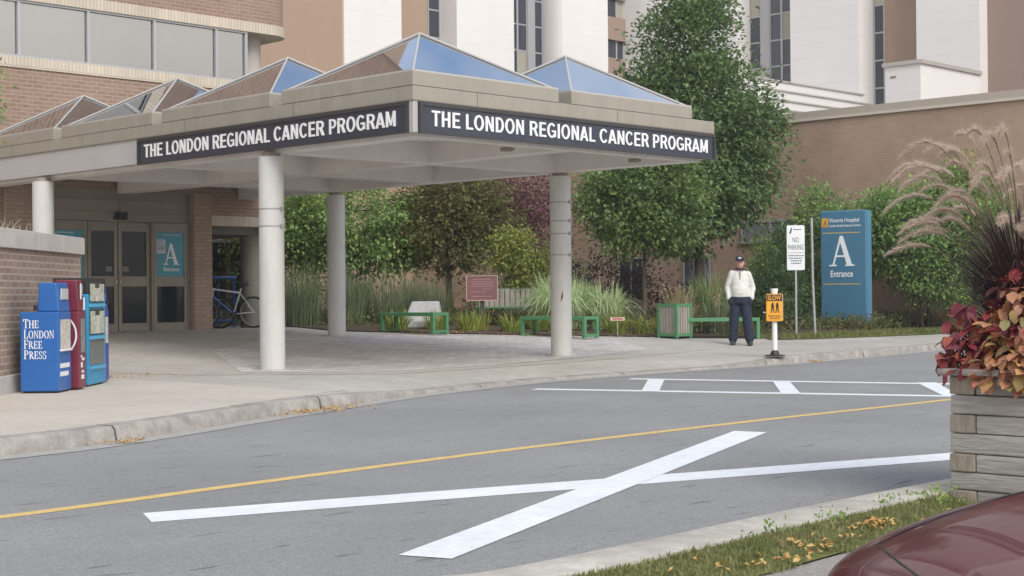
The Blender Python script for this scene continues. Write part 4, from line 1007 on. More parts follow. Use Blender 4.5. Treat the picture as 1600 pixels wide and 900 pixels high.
tree('yew', 'dark conical yew behind the slow sign', g3(30.2, 20.9),
     [(0, 0, .75, .85, .85, .75), (.1, -.1, 1.45, .55, .55, .6), (.15, -.15, 2.05, .28, .28, .35)], 170, 44, .07, M_yew, .2, .05, 21, cat='shrub', clr=.12)
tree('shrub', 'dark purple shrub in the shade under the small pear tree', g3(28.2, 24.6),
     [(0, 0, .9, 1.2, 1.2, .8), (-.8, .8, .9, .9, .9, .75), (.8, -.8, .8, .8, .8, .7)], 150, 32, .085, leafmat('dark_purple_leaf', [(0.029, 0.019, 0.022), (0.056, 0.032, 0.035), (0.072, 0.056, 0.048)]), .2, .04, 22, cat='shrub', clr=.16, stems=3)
tree('shrub', 'low green shrub filling in behind the wooden bench', g3(28.6, 28.4),
     [(0, 0, 1.0, 1.2, 1.2, .9), (1.0, -.9, 1.0, 1.0, 1.0, .9)], 120, 32, .09, M_green, .2, .04, 23, cat='shrub', clr=.18, stems=3)
tree('shrub', 'deep green shrub behind the tall wispy grasses', g3(22.4, 30.0),
     [(0, 0, 1.3, 1.1, 1.1, 1.0), (1.0, -.9, 1.1, 1.0, 1.0, .9)], 120, 32, .09, M_pear, .2, .04, 24, cat='shrub', clr=.18, stems=3)
tree('young_tree', 'leafy young tree whose edge shows above the canopy at far left', (c2w(-6.95, 18.6)[0], c2w(-6.95, 18.6)[1], .12),
     [(0, 0, 3.7, .72, .72, .75)], 70, 34, .075, M_green, 2.6, .04, 25, clr=.13)
# ornamental grasses
grass_clump('silver_grass', 'big arching silver green grass mound behind the middle green bench', g3(25.2, 23.1), 1300, 1.28, 1.15, .024, M_silver, 31, rad=.45, drop=.95, seg=8)
grass_clump('silver_grass', 'smaller silver green grass mound at the right flank of the large one', g3(26.0, 22.6), 700, 1.1, .95, .024, M_silver, 32, rad=.35, drop=.95, seg=8)
grass_clump('silver_grass', 'arching grass mound in front of brick behind the standing man', g3(28.1, 21.2), 700, 1.35, 1.0, .024, leafmat('green_grass_blade', [(0.150, 0.225, 0.090), (0.255, 0.330, 0.135), (0.405, 0.465, 0.225)]), 33, rad=.35, drop=.85)
grass_clump('fountain_grass', 'tan feathery grass rising behind the litter bin', g3(26.1, 20.5), 330, .85, .55, .016, M_tang, 34, rad=.3, plumes=26, pm=M_tang)
grass_clump('fountain_grass', 'dull green feathery grass beside the man by the bench', g3(27.0, 20.1), 360, .75, .6, .018, M_wisp, 35, rad=.35, plumes=14, pm=M_tang)
k = 0
for (u_, v_, h_) in ((20.9, 26.9, 1.25), (21.9, 26.6, 1.3), (22.9, 26.2, 1.2), (21.6, 28.0, 1.35), (23.6, 25.6, 1.1), (22.8, 27.4, 1.3), (24.0, 26.6, 1.1)):
    grass_clump('switch_grass', ('hazy green switch grass between brick corner and rear column', 'hazy green switch grass directly beside the rear column', 'hazy green switch grass right of the rear column', 'tall hazy switch grass farthest back behind the rear column', 'short hazy switch grass behind the stone bench', 'hazy switch grass behind the left green bench', 'hazy switch grass beneath the bronze tree')[k],
                g3(u_, v_), 330, h_, .55, .012, M_wisp, 40+k, group='switch grasses in the shaded bed', rad=.42, seg=4); k += 1
lil = [(21.5, 24.4), (22.6, 23.4), (23.2, 22.7), (23.0, 23.5), (24.0, 22.1), (24.9, 21.2), (25.4, 20.9), (25.6, 21.8), (22.2, 24.0), (24.3, 23.0)]
dz = ['yellow green daylily clump left of the stone bench', 'yellow green daylily clump right of the left green bench', 'yellow green daylily clump under the maroon plaque', 'daylily clump behind the others beneath the maroon plaque', 'daylily clump beside left end of the middle green bench',
      'daylily clump beside the small red stake sign', 'daylily clump between stake sign and litter bin', 'daylily clump under trunk of the small pear tree', 'daylily clump by the right end of the left green bench', 'daylily clump beneath the silver grass mound']
for i, (u_, v_) in enumerate(lil):
    grass_clump('daylily', dz[i], g3(u_, v_), 120, .42, .42, .022, M_lily, 60+i, cat='plant', group='daylilies along the bed edge', rad=.22, seg=4)
# low ground cover by the blue sign and between shrubs
def cover(name, label, area, n_, s_, lm, seed, h=.16, kind='stuff'):
    r_ = random.Random(seed); mb = MB()
    for _ in range(n_):
        u0, u1, v0, v1 = r_.choice(area); x = r_.uniform(u0, u1); y = r_.uniform(v0, v1); z = gz(y)+.01
        hh = h*(.5+.5*math.sin(x*3.1+y*2.3)**2)
        leaf(mb, Vector((x, y, z+r_.uniform(0, hh))), rvec(r_)+Vector((0, 0, .5)), rvec(r_), s_*r_.uniform(.6, 1.3), .5)
    o = mb.build(name, lm); tag(o, label, 'ground cover', kind=kind); return o
cover('ground_cover', 'low mixed green ground cover filling the garden bed', [(24.6, 35.8, 20.3, 30), (26.2, 35.8, 19.5, 24), (31.5, 35.8, 19.4, 21.5), (21, 28, 24.7, 34)], 15000, .10, leafmat('ground_cover_leaf', [(0.065, 0.084, 0.034), (0.111, 0.143, 0.050), (0.185, 0.185, 0.076), (0.185, 0.118, 0.067)]), 71, .34)
def lawn(name, label, pts_fn, n_, hgt, lm, seed, wd=.006):
    r_ = random.Random(seed); mb = MB()
    for _ in range(n_):
        x, y, z = pts_fn(r_); h = hgt*r_.uniform(.4, 1.3); a = r_.uniform(0, 6.28); b = r_.uniform(-.5, .5)*h; c = r_.uniform(-.5, .5)*h
        o = len(mb.v); mb.v += [(x-math.cos(a)*wd, y-math.sin(a)*wd, z), (x+math.cos(a)*wd, y+math.sin(a)*wd, z), (x+b, y+c, z+h)]; mb.f.append((o, o+1, o+2))
    return tag(mb.build(name, lm), label, 'grass', kind='stuff')
M_turf = leafmat('turf_blade', [(.12, .15, .05), (.19, .22, .08), (.28, .27, .12), (.36, .31, .18)], pscale=3)
def vpt(r_):
    while True:
        x = 3.6+9*r_.random()**1.5; lo = 3.60+.03*(x-4.6)+.06*math.sin(x*3.7)+.04*math.sin(x*9.1); hi = 4.01+.035*(x-4.6)
        y = r_.uniform(lo, min(hi, 4.14)); 
        if y < lo+.18 and r_.random() < .45: continue
        return x, y, .055*max(0, min(1, (y-lo+.02)/(hi-lo+.02)))-.004
lawn('verge_grass', 'patchy short green grass on the near verge beside the kerb', vpt, 15000, .026, M_turf, 81)
def lpt(r_):
    x = r_.uniform(26.6, 38); return x, r_.uniform(18.15 if x < 32 else 18.0, 19.25), gz(18.6)+.0
lawn('lawn_grass', 'short grass strip in front of the sign posts', lpt, 7000, .10, leafmat('lawn_blade', [(.12, .16, .04), (.19, .22, .07), (.27, .25, .10)]), 82, .014)
# weeds on the verge
wd_ = MB(); r_ = random.Random(9)
for (x, y) in ((5.75, 4.0), (6.35, 4.07), (6.9, 4.09), (7.4, 4.1), (7.15, 4.05), (7.3, 3.98)):
    for _ in range(26):
        leaf(wd_, Vector((x+r_.gauss(0, .07), y+r_.gauss(0, .03), .05+r_.uniform(0, .07))), rvec(r_)+Vector((0, 0, .4)), rvec(r_), r_.uniform(.018, .038), .5)
tag(wd_.build('verge_weeds', M_green), 'broad leaved weeds scattered at the kerb edge of the verge', 'weeds', kind='stuff')

# ------------------------------------------------------------------ garden furniture
M_gwood = mat('green_painted_timber', (.075, .23, .105), .55, var=.12, vscale=6)
M_slat = mat('weathered_grey_slat', (.30, .27, .23), .85, var=.2, vscale=10, stretch=(1, 1, .2))
def green_bench(label, loc, rz, Ln):
    t = thing('green_bench', label, 'bench', loc, rz, 'backless green benches along the plaza edge')
    q = MB(); q.box(-Ln/2+.07, .0, .36, Ln/2-.07, .06, .43); q.box(-Ln/2+.07, .40, .36, Ln/2-.07, .46, .43); q.build('rail', M_gwood, t, bevel=.004)
    q = MB()
    for k in range(4): q.box(-Ln/2+.07, .07+.083*k, .385, Ln/2-.07, .07+.083*k+.07, .425)
    q.build('seat', M_gwood, t)
    for sx_ in (-1, 1):
        x0 = -Ln/2 if sx_ < 0 else Ln/2-.07
        for y0 in (0, .39):
            q = MB(); q.box(x0, y0, 0, x0+.07, y0+.07, .43); q.build('leg', M_gwood, t, bevel=.004)
        q = MB(); q.box(x0+.003, .07, .365, x0+.067, .39, .428); q.box(x0+.003, .07, .02, x0+.067, .39, .08); q.build('end_rail', M_gwood, t, bevel=.004)
    return t
green_bench('left backless green bench in front of the grey stone memorial bench', (20.68, 23.22, gz(23.22)+.0), -math.pi/2+.06, 1.5)
green_bench('middle backless green bench behind the right canopy column', (22.55, 20.95, gz(20.95)), -math.pi/2+.04, 1.7)
bR = green_bench('right backless green bench behind the standing man beside the bin', (25.60, 19.14, gz(19.14)+.0), math.atan2(-.55, .84), 1.9)
# litter bin
SC = .84
t = thing('litter_bin', 'square litter bin with grey slatted sides in a green frame', 'bin', (24.95, 19.72, gz(19.72)+.0), 0); t.scale = (SC, SC, 1)
for sx_ in (-1, 1):
    for sy_ in (-1, 1):
        q = MB(); q.box(sx_*.27-.035, sy_*.27-.035, 0, sx_*.27+.035, sy_*.27+.035, .72); q.build('post', M_gwood, t, bevel=.004)
q = MB()
for z in (.04, .65):
    q.box(-.235, -.30, z, .235, -.25, z+.06); q.box(-.235, .25, z, .235, .30, z+.06); q.box(-.30, -.235, z, -.25, .235, z+.06); q.box(.25, -.235, z, .30, .235, z+.06)
q.build('frame_rail', M_gwood, t)
q = MB()
for k in range(5):
    a = -.225+.094*k
    q.box(a, -.285, .10, a+.075, -.26, .65); q.box(a, .26, .10, a+.075, .285, .65); q.box(-.285, a, .10, -.26, a+.075, .65); q.box(.26, a, .10, .285, a+.075, .65)
q.build('slat_panel', M_slat, t)
q = MB(); q.box(-.26, -.26, .03, .26, .26, .60); q.build('liner', M_black, t)
# wooden bench with slatted back, half hidden
t = thing('wooden_bench', 'weathered slat backed bench on green frame half hidden by grass', 'bench', (24.9, 24.35, gz(24.35)+.01), YAW+.1)
q = MB()
for k in range(12): q.box(-.72+.12*k, .36, .44, -.72+.12*k+.10, .385, .85)
q.build('backrest', M_slat, t)
q = MB()
for k in range(4): q.box(-.76, -.02+.1*k, .41, .76, .065+.1*k, .435)
q.build('seat', M_gwood, t)
for x in (-.76, .69):
    for y in (-.02, .36): q = MB(); q.box(x, y, 0, x+.07, y+.06, .41); q.build('leg', M_gwood, t)
q = MB(); q.box(-.78, .39, .40, .78, .43, .47); q.box(-.78, .39, .78, .78, .43, .86); q.build('back_rail', M_gwood, t)
# stone memorial bench
M_stone = mat('pale_grey_stone', (.42, .42, .42), .75, var=.15, vscale=9, bump=.1, bscale=40)
t = thing('stone_memorial', 'pale grey stone memorial bench with dark plaque behind the left green bench', 'memorial', (22.55, 24.75, gz(24.75)+.01), YAW-.15)
q = MB(); q.add([(-.42, -.15, .13), (.40, -.15, .13), (.40, .2, .13), (-.42, .2, .13), (-.27, .02, .57), (.33, .02, .57), (.33, .16, .57), (-.27, .16, .57)], [(3, 2, 1, 0), (4, 5, 6, 7), (0, 1, 5, 4), (1, 2, 6, 5), (2, 3, 7, 6), (3, 0, 4, 7)]); q.build('stone_back', M_stone, t, bevel=.03)
q = MB(); q.box(-.48, -.40, .0, .22, -.12, .16); q.box(-.46, -.2, .0, .42, .2, .129); q.build('stone_seat', M_stone, t, bevel=.025)
q = MB(); q.add([(-.20, -.085, .27), (.32, -.085, .27), (.30, -.034, .42), (-.18, -.034, .42)], [(0, 1, 2, 3)]); q.build('plaque', mat('dark_plaque', (.05, .045, .045), .5), t)
# maroon plaque sign
t = thing('plaque_sign', 'square maroon information plaque on short dark post in the garden', 'sign', (23.85, 24.25, gz(24.25)+.01), YAW)
q = MB(); q.box(-.045, 0, 0, .045, .06, .62); q.build('post', mat('plaque_post_brown', (.05, .04, .035), .8), t)
q = MB(); q.box(-.34, -.03, .60, .34, .0, 1.14); pp = q.build('panel', mat('maroon_plaque', (.20, .085, .09), .5, var=.05, vscale=6), t)
q = MB(); q.box(-.35, -.045, .59, .35, -.03, .61); q.box(-.35, -.045, 1.13, .35, -.03, 1.15); q.box(-.35, -.045, .61, -.33, -.03, 1.13); q.box(.33, -.045, .61, .35, -.03, 1.13); q.build('panel_border', mat('plaque_border_pink', (.45, .30, .30), .5), pp)
q = MB()
for z, a, b_ in ((1.06, -.2, .2), (1.0, -.26, .26), (.95, -.22, .25), (.90, -.25, .24), (.84, .0, .18), (.78, -.25, .1), (.68, -.22, .22)): q.box(a, -.033, z, b_, -.0301, z+.014)
q.build('panel_text', mat('plaque_text_pale', (.36, .22, .22), .6), pp)
# little stake sign
t = thing('stake_sign', 'tiny pale sign with red print on a stake before the small tree', 'sign', (24.35, 20.75, gz(20.75)), YAW)
q = MB(); q.box(-.012, 0, 0, .012, .012, .32); q.build('stake', M_slat, t)
q = MB(); q.box(-.15, -.015, .32, .15, .01, .39); pp = q.build('board', mat('stake_board', (.62, .50, .44), .6), t)
q = MB(); q.box(-.12, -.018, .335, .12, -.0151, .35); q.box(-.10, -.018, .36, .10, -.0151, .378); q.build('print', mat('red_print', (.45, .09, .06), .6), pp)

# ------------------------------------------------------------------ road signs
t = thing('slow_sign', 'amber slow pedestrian crossing sign on white post with black base', 'sign', (20.56, 14.22, .125), YAW)
q = MB(); q.loft([(0, 0, 0, .165, .165), (0, 0, .016, .165, .165), (0, 0, .03, .075, .075), (0, 0, .09, .052, .052)], 24); q.build('rubber_base', M_black, t, smooth=True)
q = MB(); q.tube([(0, 0, .10), (0, 0, .98), (0, 0, 1.06), (0, 0, 1.085)], [.042, .042, .06, .058], 20); q.build('post', mat('white_plastic_post', (.82, .82, .82), .4), t, smooth=True)
q = MB(); q.box(-.145, -.085, .56, .115, -.045, 1.0); bx_ = q.build('sign_board', mat('amber_sign', (.80, .36, .02), .5, var=.05, vscale=6), t, bevel=.012)
q = MB(); q.box(-.125, -.045+.001, .565, .135, .06, .995); q.build('sign_housing', mat('grey_tan_housing', (.36, .31, .22), .6), t, bevel=.012)
mk = mat('sign_black_print', (.02, .018, .016), .6)
q = MB(); q.box(-.138, -.0875, .885, .108, -.0851, .99); q.build('black_header', mk, bx_)
mb = text_mb('SLOW', .21, .075, .012, .003); place(mb, -.12, -.0876, .900); mb.build('word_slow', mat('sign_orange_print', (.85, .38, .04), .5), bx_)
q = MB()
for x in (-.055, .02):
    q.ell((x+.012, -.087, .845), (.016, .003, .018), 10)
    q.add([(x-.016, -.0875, .83), (x+.034, -.0875, .83), (x+.03, -.0875, .755), (x-.006, -.0875, .755)], [(0, 1, 2, 3)])
    q.add([(x-.010, -.0878, .758), (x+.008, -.0878, .758), (x-.006, -.0878, .695), (x-.022, -.0878, .695)], [(0, 1, 2, 3)]); q.add([(x+.012, -.0878, .758), (x+.030, -.0878, .758), (x+.042, -.0878, .695), (x+.026, -.0878, .695)], [(0, 1, 2, 3)])
q.build('walking_figures', mk, bx_)
mb = text_mb('PEDESTRIAN\nCROSSING', .20, .065, .0, .002); place(mb, -.115, -.0856, .595); mb.build('sign_words', mk, bx_)
q = MB(); q.box(-.19, -.06, .695, -.145, -.05, .715); q.build('bolt_handle', M_alum, t)
M_galv = mat('galvanised_steel', (.40, .42, .43), .45, .5, var=.1, vscale=9)
t = thing('no_parking_sign', 'tall white no parking sign on thin galvanised post', 'sign', (28.06, 18.84, gz(18.84)+.01), YAW-.12)
M_wsign = mat('white_sign_face', (.78, .79, .80), .45)
q = MB(); q.box(-.02, 0, -.1, .02, .035, 2.42); q.build('post', M_galv, t)
q = MB()
pts = [(x*.187+.01+sx2*0, 0) for x, sx2 in ()]
def rrect(w2, z0, z1, r, y0, y1, n=5):
    mb = MB(); P2 = []
    for cx, cz, a0 in ((w2-r, z0+r, -90), (w2-r, z1-r, 0), (-w2+r, z1-r, 90), (-w2+r, z0+r, 180)):
        for k in range(n+1): a = R(a0+90*k/n); P2.append((cx+r*math.cos(a), cz+r*math.sin(a)))
    m_ = len(P2); mb.add([(x, y0, z) for x, z in P2]+[(x, y1, z) for x, z in P2], [tuple(range(m_)), tuple(range(m_, 2*m_))[::-1]]+[(i, i+m_, (i+1) % m_+m_, (i+1) % m_) for i in range(m_)])
    return mb
bd = rrect(.19, 1.43, 2.40, .03, -.012, 0).build('sign_board', M_wsign, t)
gk = mat('sign_grey_print', (.06, .065, .08), .6)
mb = text_mb('NO', .13, .11, .0, .002); place(mb, -.065, -.0125, 2.03); mb.build('word_no', gk, bd)
mb = text_mb('PARKING', .33, .11, .0, .002); place(mb, -.165, -.0125, 1.87); mb.build('word_parking', gk, bd)
q = MB(); q.box(-.17, -.0135, 1.80, .17, -.0121, 1.808)
for z, a in ((1.73, .165), (1.675, .15), (1.62, .12), (1.565, .10)):
    x = -a
    while x < a-.01: wq = rng.uniform(.02, .05); q.box(x, -.0135, z, min(a, x+wq), -.0121, z+.024); x += wq+.012
q.build('fine_print', gk, bd)
q = MB(); q.add([(-.14, -.0135, 2.22), (-.10, -.0135, 2.34), (-.07, -.0135, 2.34), (-.10, -.0135, 2.22)], [(0, 1, 2, 3)]); q.add([(-.05, -.0135, 2.30), (.12, -.0135, 2.30), (.12, -.0135, 2.315), (-.05, -.0135, 2.315)], [(0, 1, 2, 3)]); q.build('emblem', gk, bd)
t = thing('sign_post', 'bare galvanised post standing left of the blue entrance sign', 'post', (28.69, 18.8, gz(18.8)+.01), YAW)
q = MB(); q.tube([(0.02, 0, -.1), (-.03, 0, 1.3), (-.04, 0, 2.58)], .032, 12); q.build('pole', M_galv, t, smooth=True)
q = MB(); q.tube([(-.04, 0, 2.58), (-.04, 0, 2.61)], .026, 12); q.box(-.09, -.01, 1.62, -.035, .03, 1.66); q.build('post_cap', M_black, t)
# blue entrance sign
M_bsign = mat('blue_sign_front', (.07, .195, .305), .35, var=.05, vscale=2)
t = thing('entrance_sign', 'tall blue slab entrance sign with a large white letter', 'sign', (32.45, 20.42, gz(20.42)+.02), YAW-.62)
W2 = .60
q = MB(); q.box(-W2, 0, .10, W2, .32, 2.86); sb = q.build('sign_body', M_bsign, t, bevel=.03)
q = MB(); q.box(W2+.001, .03, .14, W2+.012, .29, 2.83); q.build('side_panel', mat('blue_sign_lit_side', (.12, .28, .42), .3), t)  # sign blue made lighter: the brighter light on this side is in the colour
q = MB(); q.box(W2-.28, .08, -.1, W2-.12, .26, .10); q.box(-W2+.12, .08, -.1, -W2+.28, .26, .10); q.build('footing', M_galv, t)
mb = serif_mb('A', .74, .004); place(mb, -.055-mb.width/2+.03, -.001, 1.50); mb.build('letter_a', M_letter, sb)
mb = text_mb('Entrance', .58, .16, .01, .004); place(mb, -.33, -.001, 1.235); mb.build('word_entrance', M_letter, sb)
M_gold = mat('sign_gold_rule', (.55, .43, .17), .5)
q = MB(); q.box(-.54, -.004, 2.30, .44, -.0005, 2.325); q.box(-.52, -.004, 1.05, .44, -.0005, 1.075); q.build('gold_rule', M_gold, sb)
mb = text_mb('Victoria Hospital', .78, .125, .006, .004); place(mb, -.36, -.001, 2.545); mb.build('hospital_name', M_letter, sb)
mb = text_mb('London Health Sciences Centre', .82, .062, .0, .004); place(mb, -.36, -.001, 2.46); mb.build('hospital_subtitle', M_letter, sb)
q = rrect(.085, 2.46, 2.68, .02, -.004, -.0005); q.xf(Matrix.Translation((-.47, 0, 0))); em = q.build('emblem', mat('emblem_amber', (.72, .40, .04), .5), sb)
q = MB(); q.add([(-.52, -.0045, 2.48), (-.455, -.0045, 2.64), (-.42, -.0045, 2.48), (-.445, -.0045, 2.48), (-.46, -.0045, 2.57), (-.49, -.0045, 2.48)], [(0, 1, 4, 5), (1, 2, 3, 4)]); q.build('emblem_mark', mat('emblem_brown', (.20, .10, .03), .6), em)

# ------------------------------------------------------------------ bicycles and rack
def bar(mb, a, b, r, n=8): mb.tube([a, b], r, n)
def bicycle(label, loc, rz, fm, fm2):
    t = thing('bicycle', label, 'bicycle', loc, rz, 'bicycles at the blue rack')
    Rw = .335; fr = MB(); fr2 = MB()
    hub_f, hub_r, bb = Vector((-.55, 0, Rw)), Vector((.52, 0, Rw)), Vector((.08, 0, .30)); seat = Vector((.22, 0, .74)); ht, hb = Vector((-.34, 0, .82)), Vector((-.38, 0, .68))
    bar(fr, ht, seat, .02); bar(fr2, hb, bb, .024); bar(fr, bb, seat+Vector((.03, 0, .1)), .018); bar(fr, ht+Vector((-.01, 0, .03)), hb-Vector((-.01, 0, .03)), .022)
    for y in (-.05, .05): bar(fr, bb+Vector((0, y*.5, 0)), hub_r+Vector((0, y, 0)), .010); bar(fr, seat+Vector((0, y*.4, 0)), hub_r+Vector((0, y, 0)), .009); bar(fr, hb+Vector((0, y, -.02)), hub_f+Vector((0, y, 0)), .014)
    f = fr.build('frame', fm, t, smooth=True); fr2.build('down_tube', fm2, f, smooth=True)
    for hub in (hub_f, hub_r):
        w_ = MB(); n = 36
        ring = [hub+Vector((math.cos(2*math.pi*k/n)*(Rw-.025), 0, math.sin(2*math.pi*k/n)*(Rw-.025))) for k in range(n+1)]; w_.tube(ring, .026, 8, cap=False)
        wo = w_.build('wheel', mat('tyre_black', (.02, .02, .02), .8), t, smooth=True)
        s_ = MB()
        for k in range(18): a = 2*math.pi*k/18; s_.tube([hub+Vector((0, .02*(-1)**k, 0)), hub+Vector((math.cos(a)*(Rw-.045), 0, math.sin(a)*(Rw-.045)))], .002, 4)
        s_.tube([hub+Vector((0, -.05, 0)), hub+Vector((0, .05, 0))], .022, 10)
        ring = [hub+Vector((math.cos(2*math.pi*k/n)*(Rw-.052), 0, math.sin(2*math.pi*k/n)*(Rw-.052))) for k in range(n+1)]; s_.tube(ring, .009, 6, cap=False)
        s_.build('rim', mat('rim_grey', (.35, .35, .36), .4, .6), wo)
    h_ = MB(); st = ht+Vector((-.02, 0, .10)); h_.tube([ht, st], .014, 8); h_.tube([st+Vector((.04, -.32, .03)), st+Vector((-.02, -.1, 0)), st+Vector((-.02, .1, 0)), st+Vector((.04, .32, .03))], .013, 8); h_.build('handlebar', M_black, t, smooth=True)
    g_ = MB(); s0 = seat+Vector((.045, 0, .16)); bar(g_, seat+Vector((.02, 0, .06)), s0, .013)
    g_.loft([(s0.x+.02, 0, s0.z, .13, .045), (s0.x+.02, 0, s0.z+.03, .14, .06), (s0.x+.03, 0, s0.z+.05, .11, .045)], 14); g_.build('saddle', M_black, t, smooth=True)
    c_ = MB(); c_.tube([bb+Vector((0, -.06, 0)), bb+Vector((0, .06, 0))], .05, 12); c_.tube([bb+Vector((0, -.07, 0)), bb+Vector((.10, -.07, -.13))], .010, 6); c_.tube([bb+Vector((0, .07, 0)), bb+Vector((-.10, .07, .13))], .010, 6)
    c_.box(bb.x+.06, -.15, bb.z-.15, bb.x+.14, -.07, bb.z-.12); c_.box(bb.x-.14, .07, bb.z+.12, bb.x-.06, .15, bb.z+.15); c_.build('crank', M_black, t)
    return t
M_bw = mat('bike_white', (.55, .55, .58), .3); M_bb = mat('bike_blue', (.02, .10, .42), .3)
zc = gz(26)+.0
bicycle('white framed mountain bike leaning at the blue rack in the bay', (18.78, 26.6, zc), -.30, M_bw, M_bb)
bicycle('dark bike with blue frame behind the white one in the bay', (18.35, 27.25, zc), -.75, M_bb, mat('bike_dark', (.03, .03, .05), .4))
bicycle('black bike deepest in the bay, mostly hidden behind the other two', (18.55, 27.45, zc), -.9, mat('bike_dark', (.03, .03, .05), .4), mat('bike_dark', (.03, .03, .05), .4))
t = thing('bike_rack', 'blue tubular bicycle rack inside the dark bay', 'bike rack', (18.0, 27.75, zc), 0)
q = MB(); q.tube([(.05, 0, 1.08), (1.75, 0, 1.08)], .035, 10); q.tube([(.05, 0, .15), (1.75, 0, .15)], .025, 8); q.build('top_rail', mat('rack_blue', (.02, .13, .50), .4), t, smooth=True)
for x in (.1, .5, .9, 1.3, 1.7):
    q = MB(); q.tube([(x, 0, 0), (x, 0, 1.08)], .022, 8); q.build('upright', mat('rack_blue', (.02, .13, .50), .4), t, smooth=True)

# ------------------------------------------------------------------ timber planter with grasses and coleus
PU, PV = 7.5, 4.07
t = thing('timber_planter', 'weathered stacked timber planter box at the near kerb', 'planter', (PU, PV, 0), 0)
M_tim = mat('weathered_timber', (.335, .315, .285), .9, var=.22, vscale=6, var2=.15, v2scale=26, stretch=(1, .25, 2.2), bump=.5, bscale=22)
M_tim2 = mat('weathered_timber_end', (.30, .255, .205), .9, var=.3, vscale=9, stretch=(3, 3, .5), bump=.5, bscale=22)
hs = [0.0, .092, .187, .285, .392, .494, .596, .697]
for k in range(7):
    z0, z1 = hs[k]+.0015, hs[k+1]-.002; j = rng.uniform(-.006, .006)
    if k % 2 == 1:      # course runs through on the street face
        q = MB(); q.box(j, -2.6, z0, .10+j, .0+j, z1); q.build('timber', M_tim, t, bevel=.008)
        q = MB(); q.box(.103+j, -.10, z0, 1.5, -.005, z1); q.build('timber', M_tim, t, bevel=.008)
    else:
        q = MB(); q.box(.004+j, -2.6, z0, .10+j, -.145, z1); q.build('timber', M_tim, t, bevel=.008)
        q = MB(); q.box(-.004+j, -.142, z0, 1.5, .004, z1); q.build('end_timber', M_tim2, t, bevel=.008)
q = MB(); q.box(-.045, -2.62, .699, .13, .055, .737); q.box(.131, -.10, .699, 1.52, .055, .735); q.build('cap_board', M_tim, t, bevel=.01)
q = MB(); q.box(.11, -2.6, .02, 1.5, -.16, .68); q.build('soil', M_soil, t)
# coleus: many broad leaves in burgundy, red and orange
def coleus(name, label, cx, cy, spread, n_, lm, seed, z0=.70, tall=.5, ls=.1, hang=0):
    r_ = random.Random(seed); o_ = thing(name, label, 'plant', (cx, cy, z0), 0, 'coleus plants in the timber planter'); mb = MB(); st = MB()
    for _ in range(n_):
        a = r_.uniform(0, 6.283); f = r_.random()**.5; x = math.cos(a)*spread[0]*f; y = math.sin(a)*spread[1]*f
        z = tall*(1-f*f*.75)*r_.uniform(.25, 1.0)-hang*f*f
        p = Vector((x, y, z)); d = Vector((x*.9+r_.uniform(-.3, .3), y*.9+r_.uniform(-.3, .3), r_.uniform(-.5, .15))).normalized()
        up = (Vector((0, 0, 1))+rvec(r_)*.5).normalized(); sd_ = d.cross(up).normalized(); nn = sd_.cross(d); L_ = ls*r_.uniform(.6, 1.35); W_ = L_*r_.uniform(.30, .42)
        o = len(mb.v); rows = 6
        for k in range(rows+1):
            f2 = k/rows; wv = W_*math.sin(math.pi*min(1, f2*.93+.05))**.8*(1+.10*(-1)**k); bend = -L_*.35*f2*f2
            c = p+d*L_*f2+nn*bend
            mb.v += [tuple(c+sd_*wv+nn*wv*.22), tuple(c), tuple(c-sd_*wv+nn*wv*.22)]
        for k in range(rows): mb.f += [(o+3*k, o+3*k+3, o+3*k+4, o+3*k+1), (o+3*k+1, o+3*k+4, o+3*k+5, o+3*k+2)]
        if r_.random() < .2: st.tube([Vector((x*.3, y*.3, -.02)), Vector((x*.8, y*.8, z*.5)), p], .004, 5)
    ob = mb.build('leaves', lm, o_, smooth='all')
    if st.v: st.build('stems', mat('coleus_stem', (.10, .02, .03), .7), o_)
    return o_
M_colB = leafmat('coleus_burgundy_leaf', [(.08, .02, .035), (.19, .03, .055), (.34, .06, .065), (.46, .15, .08), (.22, .07, .09), (.13, .11, .05)], rough=.42, trans=.25, patch=.2, pscale=9)
M_colO = leafmat('coleus_orange_leaf', [(.17, .045, .06), (.36, .12, .09), (.56, .29, .16), (.46, .21, .17), (.62, .37, .13), (.29, .27, .11), (.52, .32, .22)], rough=.42, trans=.25, patch=.2, pscale=8)
coleus('coleus', 'burgundy and red coleus rising at the back of the planter', PU+.36, PV-.28, (.34, .27), 700, M_colB, 91, tall=.66, ls=.070)
coleus('coleus', 'orange and pink coleus hanging over the front of the planter', PU+.17, PV-.36, (.24, .34), 760, M_colO, 92, tall=.50, ls=.072, hang=.09)
coleus('coleus', 'dark red coleus sprig trailing over the left planter corner', PU+.10, PV-.04, (.14, .14), 190, M_colB, 93, tall=.44, ls=.07, hang=.02)
coleus('coleus', 'orange tinged coleus mass at the right side of the planter', PU+.45, PV-1.0, (.45, .45), 420, M_colO, 94, tall=.62, ls=.09)
